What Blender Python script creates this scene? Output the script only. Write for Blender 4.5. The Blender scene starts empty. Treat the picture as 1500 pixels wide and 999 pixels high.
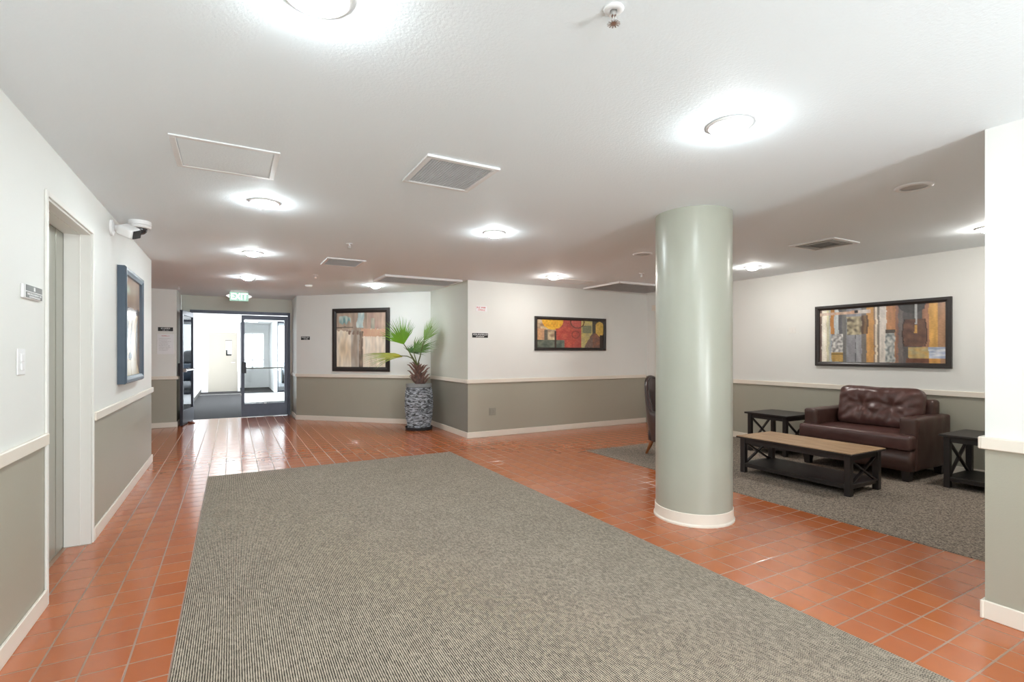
import bpy, bmesh, math, random
from mathutils import Vector, Matrix, noise
random.seed(7)
S = bpy.context.scene
COL = S.collection
PI = math.pi
YAW = math.radians(29.15)

# ------------------------------------------------------------------ camera
cam_d = bpy.data.cameras.new('camera'); cam = bpy.data.objects.new('camera', cam_d)
COL.objects.link(cam)
cam.location = (0, 0, 1.327)
cam.rotation_euler = (PI/2, 0, -YAW)
cam_d.sensor_width = 36.0
cam_d.lens = 735.0/1500*36
cam_d.shift_y = 16.5/1500
cam_d.clip_start = 0.02
S.camera = cam
# ------------------------------------------------------------------ view
S.view_settings.view_transform = 'Standard'
S.view_settings.look = 'None'
S.view_settings.exposure = 0.98
S.view_settings.gamma = 1.0
S.view_settings.use_curve_mapping = False
S.cycles.max_bounces = 12
S.cycles.diffuse_bounces = 8
# ------------------------------------------------------------------ world: hazy bright daylight outside the windows
W = bpy.data.worlds.new('daylight'); S.world = W; W.use_nodes = True
bg = W.node_tree.nodes['Background']
bg.inputs[0].default_value = (0.86, 0.93, 1.0, 1)
bg.inputs[1].default_value = 2.6
# ------------------------------------------------------------------ large area lights: storefront daylight, and fills added behind the camera
LAMP_RADIANCE = 142.0
def area(name, loc, target, sx, sy, watts, color):
    d = bpy.data.lights.new(name, 'AREA'); d.shape = 'RECTANGLE'; d.size = sx; d.size_y = sy
    d.energy = watts; d.color = color
    o = bpy.data.objects.new(name, d); COL.objects.link(o)
    o.location = loc
    o.rotation_euler = (Vector(target)-Vector(loc)).to_track_quat('-Z', 'Y').to_euler()
    return o
area('added_rear_fill', (0.6, -2.44, 1.45), (0.6, 3.0, 1.6), 1.3, 1.5, 36, (0.95, 0.98, 1.0))  # added fill lamp behind the camera, brightens the surfaces facing it
up = area('added_upward_fill', (2.45, -2.2, 0.9), (1.7, 2.2, 2.75), 0.5, 0.5, 22, (0.93, 0.98, 1.0)); up.data.spread = math.radians(120)  # added lamp in place of a bounced flash, has no fixture
area('storefront_daylight', (3.4, 15.9, 1.5), (0.0, 15.6, 0.8), 3.6, 2.2, 400, (0.93, 0.97, 1.0))

# ================================================================== materials
def srgb(r, g, b):
    f = lambda c: (c/255/12.92) if c/255 <= 0.04045 else ((c/255+0.055)/1.055)**2.4
    return (f(r), f(g), f(b), 1)
def mat(name, col, rough=0.5, metal=0.0, spec=0.5, bump=0, scale=60, var=0.0, vscale=3, coat=0, emit=None, es=0, bdist=0.01):
    m = bpy.data.materials.new(name); m.use_nodes = True
    nt = m.node_tree; N = nt.nodes; L = nt.links
    b = N['Principled BSDF']
    b.inputs['Base Color'].default_value = col
    b.inputs['Roughness'].default_value = rough
    b.inputs['Metallic'].default_value = metal
    b.inputs['Specular IOR Level'].default_value = spec
    b.inputs['Coat Weight'].default_value = coat
    if emit:
        b.inputs['Emission Color'].default_value = emit
        b.inputs['Emission Strength'].default_value = es
    if bump or var:
        tc = N.new('ShaderNodeTexCoord')
    if bump:
        n = N.new('ShaderNodeTexNoise'); n.inputs['Scale'].default_value = scale; n.inputs['Detail'].default_value = 3
        L.new(tc.outputs['Object'], n.inputs['Vector'])
        bp = N.new('ShaderNodeBump'); bp.inputs['Strength'].default_value = bump; bp.inputs['Distance'].default_value = bdist
        L.new(n.outputs['Fac'], bp.inputs['Height']); L.new(bp.outputs['Normal'], b.inputs['Normal'])
    if var:
        n2 = N.new('ShaderNodeTexNoise'); n2.inputs['Scale'].default_value = vscale; n2.inputs['Detail'].default_value = 4
        L.new(tc.outputs['Object'], n2.inputs['Vector'])
        mx = N.new('ShaderNodeMix'); mx.data_type = 'RGBA'
        c = col
        mx.inputs[6].default_value = (c[0]*(1-var), c[1]*(1-var), c[2]*(1-var), 1)
        mx.inputs[7].default_value = (min(1, c[0]*(1+var)), min(1, c[1]*(1+var)), min(1, c[2]*(1+var)), 1)
        L.new(n2.outputs['Fac'], mx.inputs[0]); L.new(mx.outputs[2], b.inputs['Base Color'])
    return m
def wall_mat(name, upper, lower, split=0.875, ru=0.55, rl=0.42):
    m = bpy.data.materials.new(name); m.use_nodes = True
    nt = m.node_tree; N = nt.nodes; L = nt.links; b = N['Principled BSDF']
    g = N.new('ShaderNodeNewGeometry'); s = N.new('ShaderNodeSeparateXYZ'); L.new(g.outputs['Position'], s.inputs[0])
    gt = N.new('ShaderNodeMath'); gt.operation = 'GREATER_THAN'; gt.inputs[1].default_value = split
    L.new(s.outputs['Z'], gt.inputs[0])
    nz = N.new('ShaderNodeTexNoise'); nz.inputs['Scale'].default_value = 1.3; nz.inputs['Detail'].default_value = 3
    L.new(g.outputs['Position'], nz.inputs['Vector'])
    mx = N.new('ShaderNodeMix'); mx.data_type = 'RGBA'; mx.inputs[6].default_value = lower; mx.inputs[7].default_value = upper
    L.new(gt.outputs[0], mx.inputs[0])
    mr = N.new('ShaderNodeMapRange'); mr.inputs[3].default_value = 0.95; mr.inputs[4].default_value = 1.05
    L.new(nz.outputs['Fac'], mr.inputs[0])
    mul = N.new('ShaderNodeMix'); mul.data_type = 'RGBA'; mul.blend_type = 'MULTIPLY'; mul.inputs[0].default_value = 1
    L.new(mx.outputs[2], mul.inputs[6]); L.new(mr.outputs[0], mul.inputs[7]); L.new(mul.outputs[2], b.inputs['Base Color'])
    r = N.new('ShaderNodeMapRange'); r.inputs[3].default_value = rl; r.inputs[4].default_value = ru
    L.new(gt.outputs[0], r.inputs[0]); L.new(r.outputs[0], b.inputs['Roughness'])
    n = N.new('ShaderNodeTexNoise'); n.inputs['Scale'].default_value = 140
    L.new(g.outputs['Position'], n.inputs['Vector'])
    bp = N.new('ShaderNodeBump'); bp.inputs['Strength'].default_value = 0.12; bp.inputs['Distance'].default_value = 0.003
    L.new(n.outputs['Fac'], bp.inputs['Height']); L.new(bp.outputs['Normal'], b.inputs['Normal'])
    return m
SAGE = (0.39, 0.375, 0.305, 1)
M = {}
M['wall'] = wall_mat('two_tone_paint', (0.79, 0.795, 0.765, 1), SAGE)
M['wall_soft'] = wall_mat('sage_accent_and_shade', (0.62, 0.63, 0.56, 1), (0.25, 0.245, 0.205, 1))  # accent tone on the return wall; paints in shade on the entrance wall
M['white_wall'] = mat('white_paint', (0.86, 0.86, 0.86, 1), 0.6, bump=0.1, scale=140, bdist=0.003)
M['ceiling'] = mat('ceiling_paint', (0.84, 0.90, 0.935, 1), 0.75, bump=0.35, scale=90, bdist=0.004)
M['trim'] = mat('cream_trim_paint', (0.80, 0.74, 0.65, 1), 0.4, var=0.04)
M['column'] = mat('sage_gloss_paint', (0.40, 0.41, 0.345, 1), 0.30, spec=0.5, bump=0.06, scale=25, var=0.05, vscale=4)
M['jamb'] = mat('jamb_paint', (0.80, 0.79, 0.75, 1), 0.4)
M['elev'] = mat('olive_enamel', (0.36, 0.355, 0.30, 1), 0.3, metal=0.25, var=0.05)
M['dark_metal'] = mat('charcoal_door_metal', srgb(72, 74, 84), 0.38, metal=0.55, var=0.12, vscale=14)
M['black_metal'] = mat('black_metal', srgb(48, 47, 52), 0.4, metal=0.4)
M['steel'] = mat('brushed_steel', (0.62, 0.61, 0.6, 1), 0.3, metal=1.0)
M['white_plastic'] = mat('white_plastic', (0.85, 0.85, 0.85, 1), 0.35)
M['white_enamel'] = mat('white_enamel', (0.80, 0.80, 0.80, 1), 0.4)
M['grey_grille'] = mat('grey_grille', (0.52, 0.52, 0.52, 1), 0.5, var=0.15, vscale=9)
M['grille_back'] = mat('duct_dark', (0.38, 0.38, 0.38, 1), 0.8, var=0.3, vscale=7)
M['diffuser_grey'] = mat('diffuser_grey', (0.30, 0.30, 0.29, 1), 0.5)
M['diffuser_dark'] = mat('diffuser_dark', (0.10, 0.10, 0.10, 1), 0.6)
M['lens'] = mat('lamp_lens', (0.9, 0.9, 0.88, 1), 0.4, emit=(0.87, 0.97, 1.0, 1), es=LAMP_RADIANCE)
M['lens_lounge'] = mat('lamp_lens_dim', (0.9, 0.9, 0.88, 1), 0.4, emit=(1.0, 0.97, 0.92, 1), es=LAMP_RADIANCE*1.0)
M['lens_off'] = mat('lamp_lens_off', (0.55, 0.54, 0.52, 1), 0.4)
M['tube'] = mat('fluorescent_tube', (0.9, 0.9, 0.9, 1), 0.4, emit=(1.0, 0.99, 0.95, 1), es=8)
M['exit_face'] = mat('exit_face', (0.40, 0.66, 0.54, 1), 0.3, emit=(0.5, 0.9, 0.72, 1), es=0.16)
M['exit_text'] = mat('exit_letters', (0.95, 1, 0.98, 1), 0.3, emit=(0.95, 1.0, 0.97, 1), es=1.6)
M['exit_arrow'] = mat('exit_arrow', (0.9, 0.9, 0.88, 1), 0.3, emit=(1, 1, 0.98, 1), es=0.35)
M['black_frame'] = mat('espresso_frame', srgb(46, 40, 38), 0.35, var=0.15, vscale=6)
M['blue_frame'] = mat('slate_blue_frame', srgb(72, 86, 100), 0.3, var=0.12, vscale=10)
M['espresso'] = mat('espresso_wood', srgb(42, 37, 36), 0.38, var=0.25, vscale=8)
M['leather'] = mat('brown_leather', srgb(84, 56, 52), 0.30, bump=0.25, scale=55, var=0.18, vscale=6, bdist=0.004)
M['leather_side'] = mat('brown_leather_side', srgb(74, 50, 44), 0.40, bump=0.2, scale=55, var=0.12, vscale=6, bdist=0.004)
M['dark_leather'] = mat('dark_brown_leather', srgb(66, 52, 50), 0.30, bump=0.15, scale=60, var=0.1, bdist=0.003)
M['piping'] = mat('dark_piping', srgb(48, 40, 38), 0.35)
M['honey'] = mat('honey_wood', srgb(150, 88, 44), 0.35, var=0.2, vscale=9)
M['black_rubber'] = mat('black_rubber', srgb(38, 42, 46), 0.5)
M['black_sign'] = mat('black_sign', srgb(34, 34, 34), 0.4)
M['grey_sign'] = mat('grey_sign', srgb(122, 124, 122), 0.35)
M['white_ink'] = mat('white_ink', (0.85, 0.85, 0.85, 1), 0.5)
M['red_ink'] = mat('red_ink', srgb(205, 70, 70), 0.5)
M['grey_ink'] = mat('grey_ink', srgb(150, 145, 145), 0.5)
M['paper'] = mat('paper', (0.86, 0.86, 0.88, 1), 0.5)
M['soil'] = mat('soil', srgb(60, 48, 40), 0.9, bump=0.8, scale=40)
M['slate'] = mat('slate_core', srgb(110, 116, 122), 0.7)
M['rim'] = mat('pot_rim', srgb(150, 156, 158), 0.7, bump=0.4, scale=50, var=0.2, vscale=30)
M['fibre'] = mat('palm_fibre', srgb(108, 84, 78), 0.8, bump=0.9, scale=60, var=0.35, vscale=25)
M['stub'] = mat('palm_stub', srgb(128, 98, 88), 0.7, var=0.35, vscale=18)
M['petiole'] = mat('palm_petiole', srgb(96, 104, 52), 0.5)
M['wedge'] = mat('brown_rubber', srgb(120, 62, 44), 0.6)
M['door_beige'] = mat('beige_door_paint', (0.42, 0.385, 0.33, 1), 0.45)
M['dark_glass'] = mat('smoked_dome', (0.03, 0.03, 0.035, 1), 0.08, spec=0.8)
M['light_patch'] = mat('painted_light_patch', (0.70, 0.71, 0.73, 1), 0.3, var=0.08, vscale=4)  # pale colour stands in for light falling on the entry floor
M['asphalt'] = mat('asphalt', (0.25, 0.25, 0.26, 1), 0.8)
M['car'] = mat('grey_car_paint', srgb(92, 104, 120), 0.3, metal=0.3)
M['rubber_base'] = mat('black_vinyl_base', srgb(60, 58, 56), 0.5)

def glass_mat():
    m = bpy.data.materials.new('clear_glass'); m.use_nodes = True
    nt = m.node_tree; N = nt.nodes; L = nt.links; N.remove(N['Principled BSDF'])
    t = N.new('ShaderNodeBsdfTransparent'); t.inputs[0].default_value = (0.95, 0.97, 0.97, 1)
    g = N.new('ShaderNodeBsdfGlossy'); g.inputs['Roughness'].default_value = 0.02
    f = N.new('ShaderNodeFresnel'); f.inputs[0].default_value = 1.45
    mx = N.new('ShaderNodeMixShader'); L.new(f.outputs[0], mx.inputs[0]); L.new(t.outputs[0], mx.inputs[1]); L.new(g.outputs[0], mx.inputs[2])
    L.new(mx.outputs[0], N['Material Output'].inputs[0])
    return m
M['glass'] = glass_mat()

def tile_mat():
    m = bpy.data.materials.new('terracotta_glaze'); m.use_nodes = True
    nt = m.node_tree; N = nt.nodes; L = nt.links; b = N['Principled BSDF']
    g = N.new('ShaderNodeNewGeometry')
    off = N.new('ShaderNodeVectorMath'); off.operation = 'SUBTRACT'; off.inputs[1].default_value = (-0.388, 1.036, 0.5)
    L.new(g.outputs['Position'], off.inputs[0])
    dv = N.new('ShaderNodeVectorMath'); dv.operation = 'DIVIDE'; dv.inputs[1].default_value = (0.1625, 0.1625, 10)
    L.new(off.outputs[0], dv.inputs[0])
    fl = N.new('ShaderNodeVectorMath'); fl.operation = 'FLOOR'; L.new(dv.outputs[0], fl.inputs[0])
    wn = N.new('ShaderNodeTexWhiteNoise'); wn.noise_dimensions = '3D'; L.new(fl.outputs[0], wn.inputs['Vector'])
    cr = N.new('ShaderNodeValToRGB')
    cr.color_ramp.elements[0].color = (0.42, 0.112, 0.034, 1); cr.color_ramp.elements[1].color = (0.47, 0.136, 0.042, 1)
    L.new(wn.outputs['Value'], cr.inputs[0])
    nz = N.new('ShaderNodeTexNoise'); nz.inputs['Scale'].default_value = 14; nz.inputs['Detail'].default_value = 5
    L.new(g.outputs['Position'], nz.inputs['Vector'])
    mr = N.new('ShaderNodeMapRange'); mr.inputs[3].default_value = 0.95; mr.inputs[4].default_value = 1.05
    L.new(nz.outputs['Fac'], mr.inputs[0])
    mul = N.new('ShaderNodeMix'); mul.data_type = 'RGBA'; mul.blend_type = 'MULTIPLY'; mul.inputs[0].default_value = 1
    L.new(cr.outputs[0], mul.inputs[6]); L.new(mr.outputs[0], mul.inputs[7]); L.new(mul.outputs[2], b.inputs['Base Color'])
    rr = N.new('ShaderNodeMapRange'); rr.inputs[3].default_value = 0.11; rr.inputs[4].default_value = 0.22
    L.new(nz.outputs['Fac'], rr.inputs[0]); L.new(rr.outputs[0], b.inputs['Roughness'])
    b.inputs['Specular IOR Level'].default_value = 0.85
    n2 = N.new('ShaderNodeTexNoise'); n2.inputs['Scale'].default_value = 22
    L.new(g.outputs['Position'], n2.inputs['Vector'])
    bp = N.new('ShaderNodeBump'); bp.inputs['Strength'].default_value = 0.02; bp.inputs['Distance'].default_value = 0.002
    L.new(n2.outputs['Fac'], bp.inputs['Height']); L.new(bp.outputs['Normal'], b.inputs['Normal'])
    return m
M['tile'] = tile_mat()
M['grout'] = mat('sealed_grout', srgb(160, 130, 110), 0.38, spec=0.6, var=0.12, vscale=5)

def rib_carpet():
    m = bpy.data.materials.new('ribbed_loop_carpet'); m.use_nodes = True
    nt = m.node_tree; N = nt.nodes; L = nt.links; b = N['Principled BSDF']
    b.inputs['Roughness'].default_value = 0.95; b.inputs['Specular IOR Level'].default_value = 0.1
    g = N.new('ShaderNodeNewGeometry'); s = N.new('ShaderNodeSeparateXYZ'); L.new(g.outputs['Position'], s.inputs[0])
    def math_(op, a, v=None, c=None):
        n = N.new('ShaderNodeMath'); n.operation = op
        for i, q in enumerate((a, v, c)):
            if q is None: continue
            if isinstance(q, (int, float)): n.inputs[i].default_value = q
            else: L.new(q, n.inputs[i])
        return n.outputs[0]
    jn = N.new('ShaderNodeTexNoise'); jn.inputs['Scale'].default_value = 70; L.new(g.outputs['Position'], jn.inputs['Vector'])
    jit = math_('MULTIPLY', math_('SUBTRACT', jn.outputs['Fac'], 0.5), 0.0035)
    xx = math_('ADD', s.outputs['X'], jit)
    P = 0.0095
    ribs = math_('MULTIPLY_ADD', math_('SINE', math_('MULTIPLY', xx, 2*PI/P)), 0.5, 0.5)
    rid = math_('FLOOR', math_('DIVIDE', s.outputs['X'], P))
    wn = N.new('ShaderNodeTexWhiteNoise'); wn.noise_dimensions = '1D'; L.new(rid, wn.inputs['W'])
    yy = math_('ADD', s.outputs['Y'], math_('MULTIPLY', wn.outputs['Value'], 0.05))
    loops = math_('MULTIPLY_ADD', math_('SINE', math_('MULTIPLY', yy, 2*PI/0.0095)), 0.5, 0.5)
    h = math_('MULTIPLY', math_('POWER', ribs, 0.8), math_('MULTIPLY_ADD', loops, 0.55, 0.45))
    fn = N.new('ShaderNodeTexNoise'); fn.inputs['Scale'].default_value = 190; fn.inputs['Detail'].default_value = 2
    L.new(g.outputs['Position'], fn.inputs['Vector'])
    h2 = math_('ADD', h, math_('MULTIPLY', math_('SUBTRACT', fn.outputs['Fac'], 0.5), 0.55))
    cr = N.new('ShaderNodeValToRGB')
    e = cr.color_ramp.elements
    e[0].position = 0.10; e[0].color = (0.040, 0.035, 0.028, 1); e[1].position = 0.70; e[1].color = (0.54, 0.46, 0.37, 1)
    cell = N.new('ShaderNodeCombineXYZ'); L.new(rid, cell.inputs[0]); L.new(math_('FLOOR', math_('DIVIDE', yy, 0.019)), cell.inputs[1])
    wc = N.new('ShaderNodeTexWhiteNoise'); wc.noise_dimensions = '2D'; L.new(cell.outputs[0], wc.inputs['Vector'])
    fl2 = N.new('ShaderNodeTexNoise'); fl2.inputs['Scale'].default_value = 42; fl2.inputs['Detail'].default_value = 4; fl2.inputs['Roughness'].default_value = 0.7
    L.new(g.outputs['Position'], fl2.inputs['Vector'])
    h2 = math_('ADD', h2, math_('MULTIPLY', math_('SUBTRACT', wc.outputs['Value'], 0.5), 0.24))
    h2 = math_('ADD', h2, math_('MULTIPLY', math_('SUBTRACT', fl2.outputs['Fac'], 0.5), 0.30))
    L.new(h2, cr.inputs[0])
    big = N.new('ShaderNodeTexNoise'); big.inputs['Scale'].default_value = 3.5; big.inputs['Detail'].default_value = 5
    L.new(g.outputs['Position'], big.inputs['Vector'])
    mr = N.new('ShaderNodeMapRange'); mr.inputs[3].default_value = 0.88; mr.inputs[4].default_value = 1.12
    L.new(big.outputs['Fac'], mr.inputs[0])
    mul = N.new('ShaderNodeMix'); mul.data_type = 'RGBA'; mul.blend_type = 'MULTIPLY'; mul.inputs[0].default_value = 1
    L.new(cr.outputs[0], mul.inputs[6]); L.new(mr.outputs[0], mul.inputs[7]); L.new(mul.outputs[2], b.inputs['Base Color'])
    bp = N.new('ShaderNodeBump'); bp.inputs['Strength'].default_value = 0.5; bp.inputs['Distance'].default_value = 0.003
    L.new(h2, bp.inputs['Height']); L.new(bp.outputs['Normal'], b.inputs['Normal'])
    return m
M['carpet'] = rib_carpet()
def fleck_carpet(name, dark, light, scale):
    m = bpy.data.materials.new(name); m.use_nodes = True
    nt = m.node_tree; N = nt.nodes; L = nt.links; b = N['Principled BSDF']
    b.inputs['Roughness'].default_value = 0.95; b.inputs['Specular IOR Level'].default_value = 0.1
    g = N.new('ShaderNodeNewGeometry')
    n1 = N.new('ShaderNodeTexNoise'); n1.inputs['Scale'].default_value = scale; n1.inputs['Detail'].default_value = 3
    L.new(g.outputs['Position'], n1.inputs['Vector'])
    cr = N.new('ShaderNodeValToRGB'); e = cr.color_ramp.elements
    e[0].position = 0.36; e[0].color = dark; e[1].position = 0.64; e[1].color = light
    L.new(n1.outputs['Fac'], cr.inputs[0]); L.new(cr.outputs[0], b.inputs['Base Color'])
    bp = N.new('ShaderNodeBump'); bp.inputs['Strength'].default_value = 0.5; bp.inputs['Distance'].default_value = 0.004
    L.new(n1.outputs['Fac'], bp.inputs['Height']); L.new(bp.outputs['Normal'], b.inputs['Normal'])
    return m
M['carpet_lounge'] = fleck_carpet('flecked_lounge_carpet', (0.11, 0.09, 0.075, 1), (0.38, 0.32, 0.26, 1), 95)
M['carpet_entry'] = fleck_carpet('charcoal_entry_carpet', (0.022, 0.022, 0.024, 1), (0.075, 0.074, 0.076, 1), 60)

def wood_top():
    m = bpy.data.materials.new('oak_tabletop'); m.use_nodes = True
    nt = m.node_tree; N = nt.nodes; L = nt.links; b = N['Principled BSDF']
    tc = N.new('ShaderNodeTexCoord'); mp = N.new('ShaderNodeMapping'); mp.inputs['Scale'].default_value = (38, 2.2, 5)
    L.new(tc.outputs['Object'], mp.inputs['Vector'])
    n = N.new('ShaderNodeTexNoise'); n.inputs['Scale'].default_value = 1.5; n.inputs['Detail'].default_value = 6
    L.new(mp.outputs[0], n.inputs['Vector'])
    cr = N.new('ShaderNodeValToRGB'); e = cr.color_ramp.elements
    e[0].position = 0.3; e[0].color = srgb(140, 108, 78); e[1].position = 0.72; e[1].color = srgb(198, 166, 128)
    L.new(n.outputs['Fac'], cr.inputs[0]); L.new(cr.outputs[0], b.inputs['Base Color'])
    b.inputs['Roughness'].default_value = 0.45
    return m
M['oak'] = wood_top()
def attr_mat(name, rough=0.3, spec=0.5, translucent=False):
    m = bpy.data.materials.new(name); m.use_nodes = True
    nt = m.node_tree; N = nt.nodes; L = nt.links; b = N['Principled BSDF']
    a = N.new('ShaderNodeVertexColor'); a.layer_name = 'Col'
    L.new(a.outputs['Color'], b.inputs['Base Color'])
    b.inputs['Roughness'].default_value = rough; b.inputs['Specular IOR Level'].default_value = spec
    if translucent:
        t = N.new('ShaderNodeBsdfTranslucent'); L.new(a.outputs['Color'], t.inputs[0])
        mx = N.new('ShaderNodeMixShader'); mx.inputs[0].default_value = 0.35
        L.new(b.outputs[0], mx.inputs[1]); L.new(t.outputs[0], mx.inputs[2]); L.new(mx.outputs[0], N['Material Output'].inputs[0])
    return m
M['art'] = attr_mat('art_print', 0.18)
M['chips'] = attr_mat('slate_chips', 0.75, 0.3)
M['leaf'] = attr_mat('palm_leaf', 0.45, 0.4, True)

# ================================================================== helpers
def link(name, me, m=None, parent=None, smooth=False):
    o = bpy.data.objects.new(name, me); COL.objects.link(o)
    if m is not None and len(me.materials) == 0: me.materials.append(M[m] if isinstance(m, str) else m)
    if smooth:
        for p in me.polygons: p.use_smooth = True
    if parent is not None: o.parent = parent
    return o
def obj(name, bm, m=None, parent=None, smooth=False, auto=None):
    bmesh.ops.recalc_face_normals(bm, faces=bm.faces)
    me = bpy.data.meshes.new(name); bm.to_mesh(me); bm.free()
    o = link(name, me, m, parent, smooth)
    if auto:
        me.set_sharp_from_angle(angle=math.radians(auto))
    return o
def NB(): return bmesh.new()
def box(bm, x0, x1, y0, y1, z0, z1, bev=0, mtx=None, seg=1):
    r = bmesh.ops.create_cube(bm, size=1)
    vs = r['verts']
    T = Matrix.Translation(((x0+x1)/2, (y0+y1)/2, (z0+z1)/2)) @ Matrix.Diagonal((abs(x1-x0), abs(y1-y0), abs(z1-z0), 1))
    bmesh.ops.transform(bm, matrix=T, verts=vs)
    if bev:
        es = list({e for v in vs for e in v.link_edges})
        rr = bmesh.ops.bevel(bm, geom=es, offset=bev, segments=seg, affect='EDGES', profile=0.5)
        vs = list({v for f in rr['faces'] for v in f.verts} | {v for v in vs if v.is_valid})
    if mtx is not None: bmesh.ops.transform(bm, matrix=mtx, verts=[v for v in vs if v.is_valid])
    return vs
def bar(bm, p, q, w, d, up=Vector((0, 0, 1))):
    p = Vector(p); q = Vector(q); ax = (q-p); Ln = ax.length; ax.normalize()
    s = ax.cross(up)
    if s.length < 1e-4: s = ax.cross(Vector((0, 1, 0)))
    s.normalize(); u = s.cross(ax)
    mt = Matrix((s, u, ax)).transposed().to_4x4(); mt.translation = (p+q)/2
    r = bmesh.ops.create_cube(bm, size=1)
    bmesh.ops.transform(bm, matrix=mt @ Matrix.Diagonal((w, d, Ln, 1)), verts=r['verts'])
def tube(bm, pts, rad, n=8, cap=True):
    pts = [Vector(p) for p in pts]; rings = []
    if not hasattr(rad, '__len__'): rad = [rad]*len(pts)
    prev = None
    for i, p in enumerate(pts):
        t = (pts[min(i+1, len(pts)-1)]-pts[max(i-1, 0)]).normalized()
        ref = prev if prev is not None else (Vector((0, 0, 1)) if abs(t.z) < 0.9 else Vector((1, 0, 0)))
        s = (ref - t*ref.dot(t)).normalized(); prev = s
        u = t.cross(s)
        rings.append([bm.verts.new(p + (s*math.cos(2*PI*k/n)+u*math.sin(2*PI*k/n))*rad[i]) for k in range(n)])
    for a, b in zip(rings, rings[1:]):
        for k in range(n): bm.faces.new((a[k], a[(k+1) % n], b[(k+1) % n], b[k]))
    if cap: bm.faces.new(rings[0][::-1]); bm.faces.new(rings[-1])
def lathe(bm, prof, n=32, c=(0, 0, 0), closed=False, cap=True):
    rings = []
    for r, z in prof:
        rings.append([bm.verts.new((c[0]+max(r, 1e-4)*math.cos(2*PI*k/n), c[1]+max(r, 1e-4)*math.sin(2*PI*k/n), c[2]+z)) for k in range(n)])
    pr = list(zip(rings, rings[1:]))
    if closed: pr.append((rings[-1], rings[0]))
    for a, b in pr:
        for k in range(n): bm.faces.new((a[k], a[(k+1) % n], b[(k+1) % n], b[k]))
    if cap and not closed: bm.faces.new(rings[0][::-1]); bm.faces.new(rings[-1])
def prism(bm, pts, z0, z1):
    a = [bm.verts.new((p[0], p[1], z0)) for p in pts]; b = [bm.verts.new((p[0], p[1], z1)) for p in pts]
    n = len(pts); bm.faces.new(a[::-1]); bm.faces.new(b)
    for k in range(n): bm.faces.new((a[k], a[(k+1) % n], b[(k+1) % n], b[k]))
def rbox(size, r, res=10, fn=None):
    """soft rounded box centred at the origin with an optional displacement fn(point, normal) -> Vector"""
    bm = NB(); sx, sy, sz = size[0]/2, size[1]/2, size[2]/2
    cnt = [max(2, int(res*s/max(sx, sy, sz))) for s in (sx, sy, sz)]
    grid = {}
    def V(p):
        k = (round(p[0], 5), round(p[1], 5), round(p[2], 5))
        if k not in grid:
            P = Vector((p[0]*sx, p[1]*sy, p[2]*sz))
            core = Vector((max(-sx+r, min(sx-r, P.x)), max(-sy+r, min(sy-r, P.y)), max(-sz+r, min(sz-r, P.z))))
            d = P-core
            nrm = d.normalized() if d.length > 1e-6 else Vector((0, 0, 1))
            Q = core+nrm*r
            if fn: Q = fn(Q, nrm)
            grid[k] = bm.verts.new(Q)
        return grid[k]
    def lin(n, i):  # denser near the rounded edges
        t = -1+2*i/n
        return math.sin(t*PI/2)*0.5+t*0.5
    for ax in range(3):
        a, b = [(1, 2), (2, 0), (0, 1)][ax]
        for sgn in (-1, 1):
            na, nb = cnt[a], cnt[b]
            for i in range(na):
                for j in range(nb):
                    q = []
                    for (ii, jj) in ((i, j), (i+1, j), (i+1, j+1), (i, j+1)):
                        p = [0, 0, 0]; p[ax] = sgn; p[a] = lin(na, ii); p[b] = lin(nb, jj); q.append(V(p))
                    if len(set(q)) == 4: bm.faces.new(q if sgn > 0 else q[::-1])
    return bm
def moved(bm, loc, rz=0):
    bmesh.ops.transform(bm, matrix=Matrix.Translation(loc) @ Matrix.Rotation(rz, 4, 'Z'), verts=bm.verts); return bm
def thing(name, label, cat, loc=(0, 0, 0), rz=0, group=None):
    o = bpy.data.objects.new(name, None); COL.objects.link(o); o.location = loc; o.rotation_euler = (0, 0, rz)
    o.empty_display_size = 0.1
    o['label'] = label; o['category'] = cat
    if group: o['group'] = group
    return o
def tag(o, label, cat, group=None):
    o['label'] = label; o['category'] = cat
    if group: o['group'] = group
    return o
def struct(o): o['kind'] = 'structure'; return o
def copy_tree(o, parent=None):
    c = o.copy(); COL.objects.link(c)
    if parent is not None: c.parent = parent
    for ch in list(o.children): copy_tree(ch, c)
    return c
def text_mesh(s, size, depth=0.002):
    cu = bpy.data.curves.new('lettering', 'FONT'); cu.body = s; cu.size = size; cu.extrude = depth
    cu.align_x = 'CENTER'; cu.align_y = 'CENTER'; cu.resolution_u = 3
    t = bpy.data.objects.new('lettering', cu); COL.objects.link(t)
    dg = bpy.context.evaluated_depsgraph_get(); dg.update()
    me = bpy.data.meshes.new_from_object(t.evaluated_get(dg))
    bpy.data.objects.remove(t); bpy.data.curves.remove(cu)
    return me

# ================================================================== structure
H = 2.44
LX = -0.855            # left wall face
T0, T1, PT = -0.388, 1.036, 0.1625   # tile grid
A = (1.11, 10.72); B = (3.17, 8.74)  # diagonal wall ends
DW = 11.6              # entrance wall face
FY = 7.08; RX = 6.88   # far wall of lounge, right wall
PX, PY = 3.29, 1.04    # near pillar corner
CX0, CX1, CY1 = T0+PT, T0+18*PT, T1+32*PT     # lobby carpet
GX0, GY1 = T0+28*PT, T1+27*PT                 # lounge carpet

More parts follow.
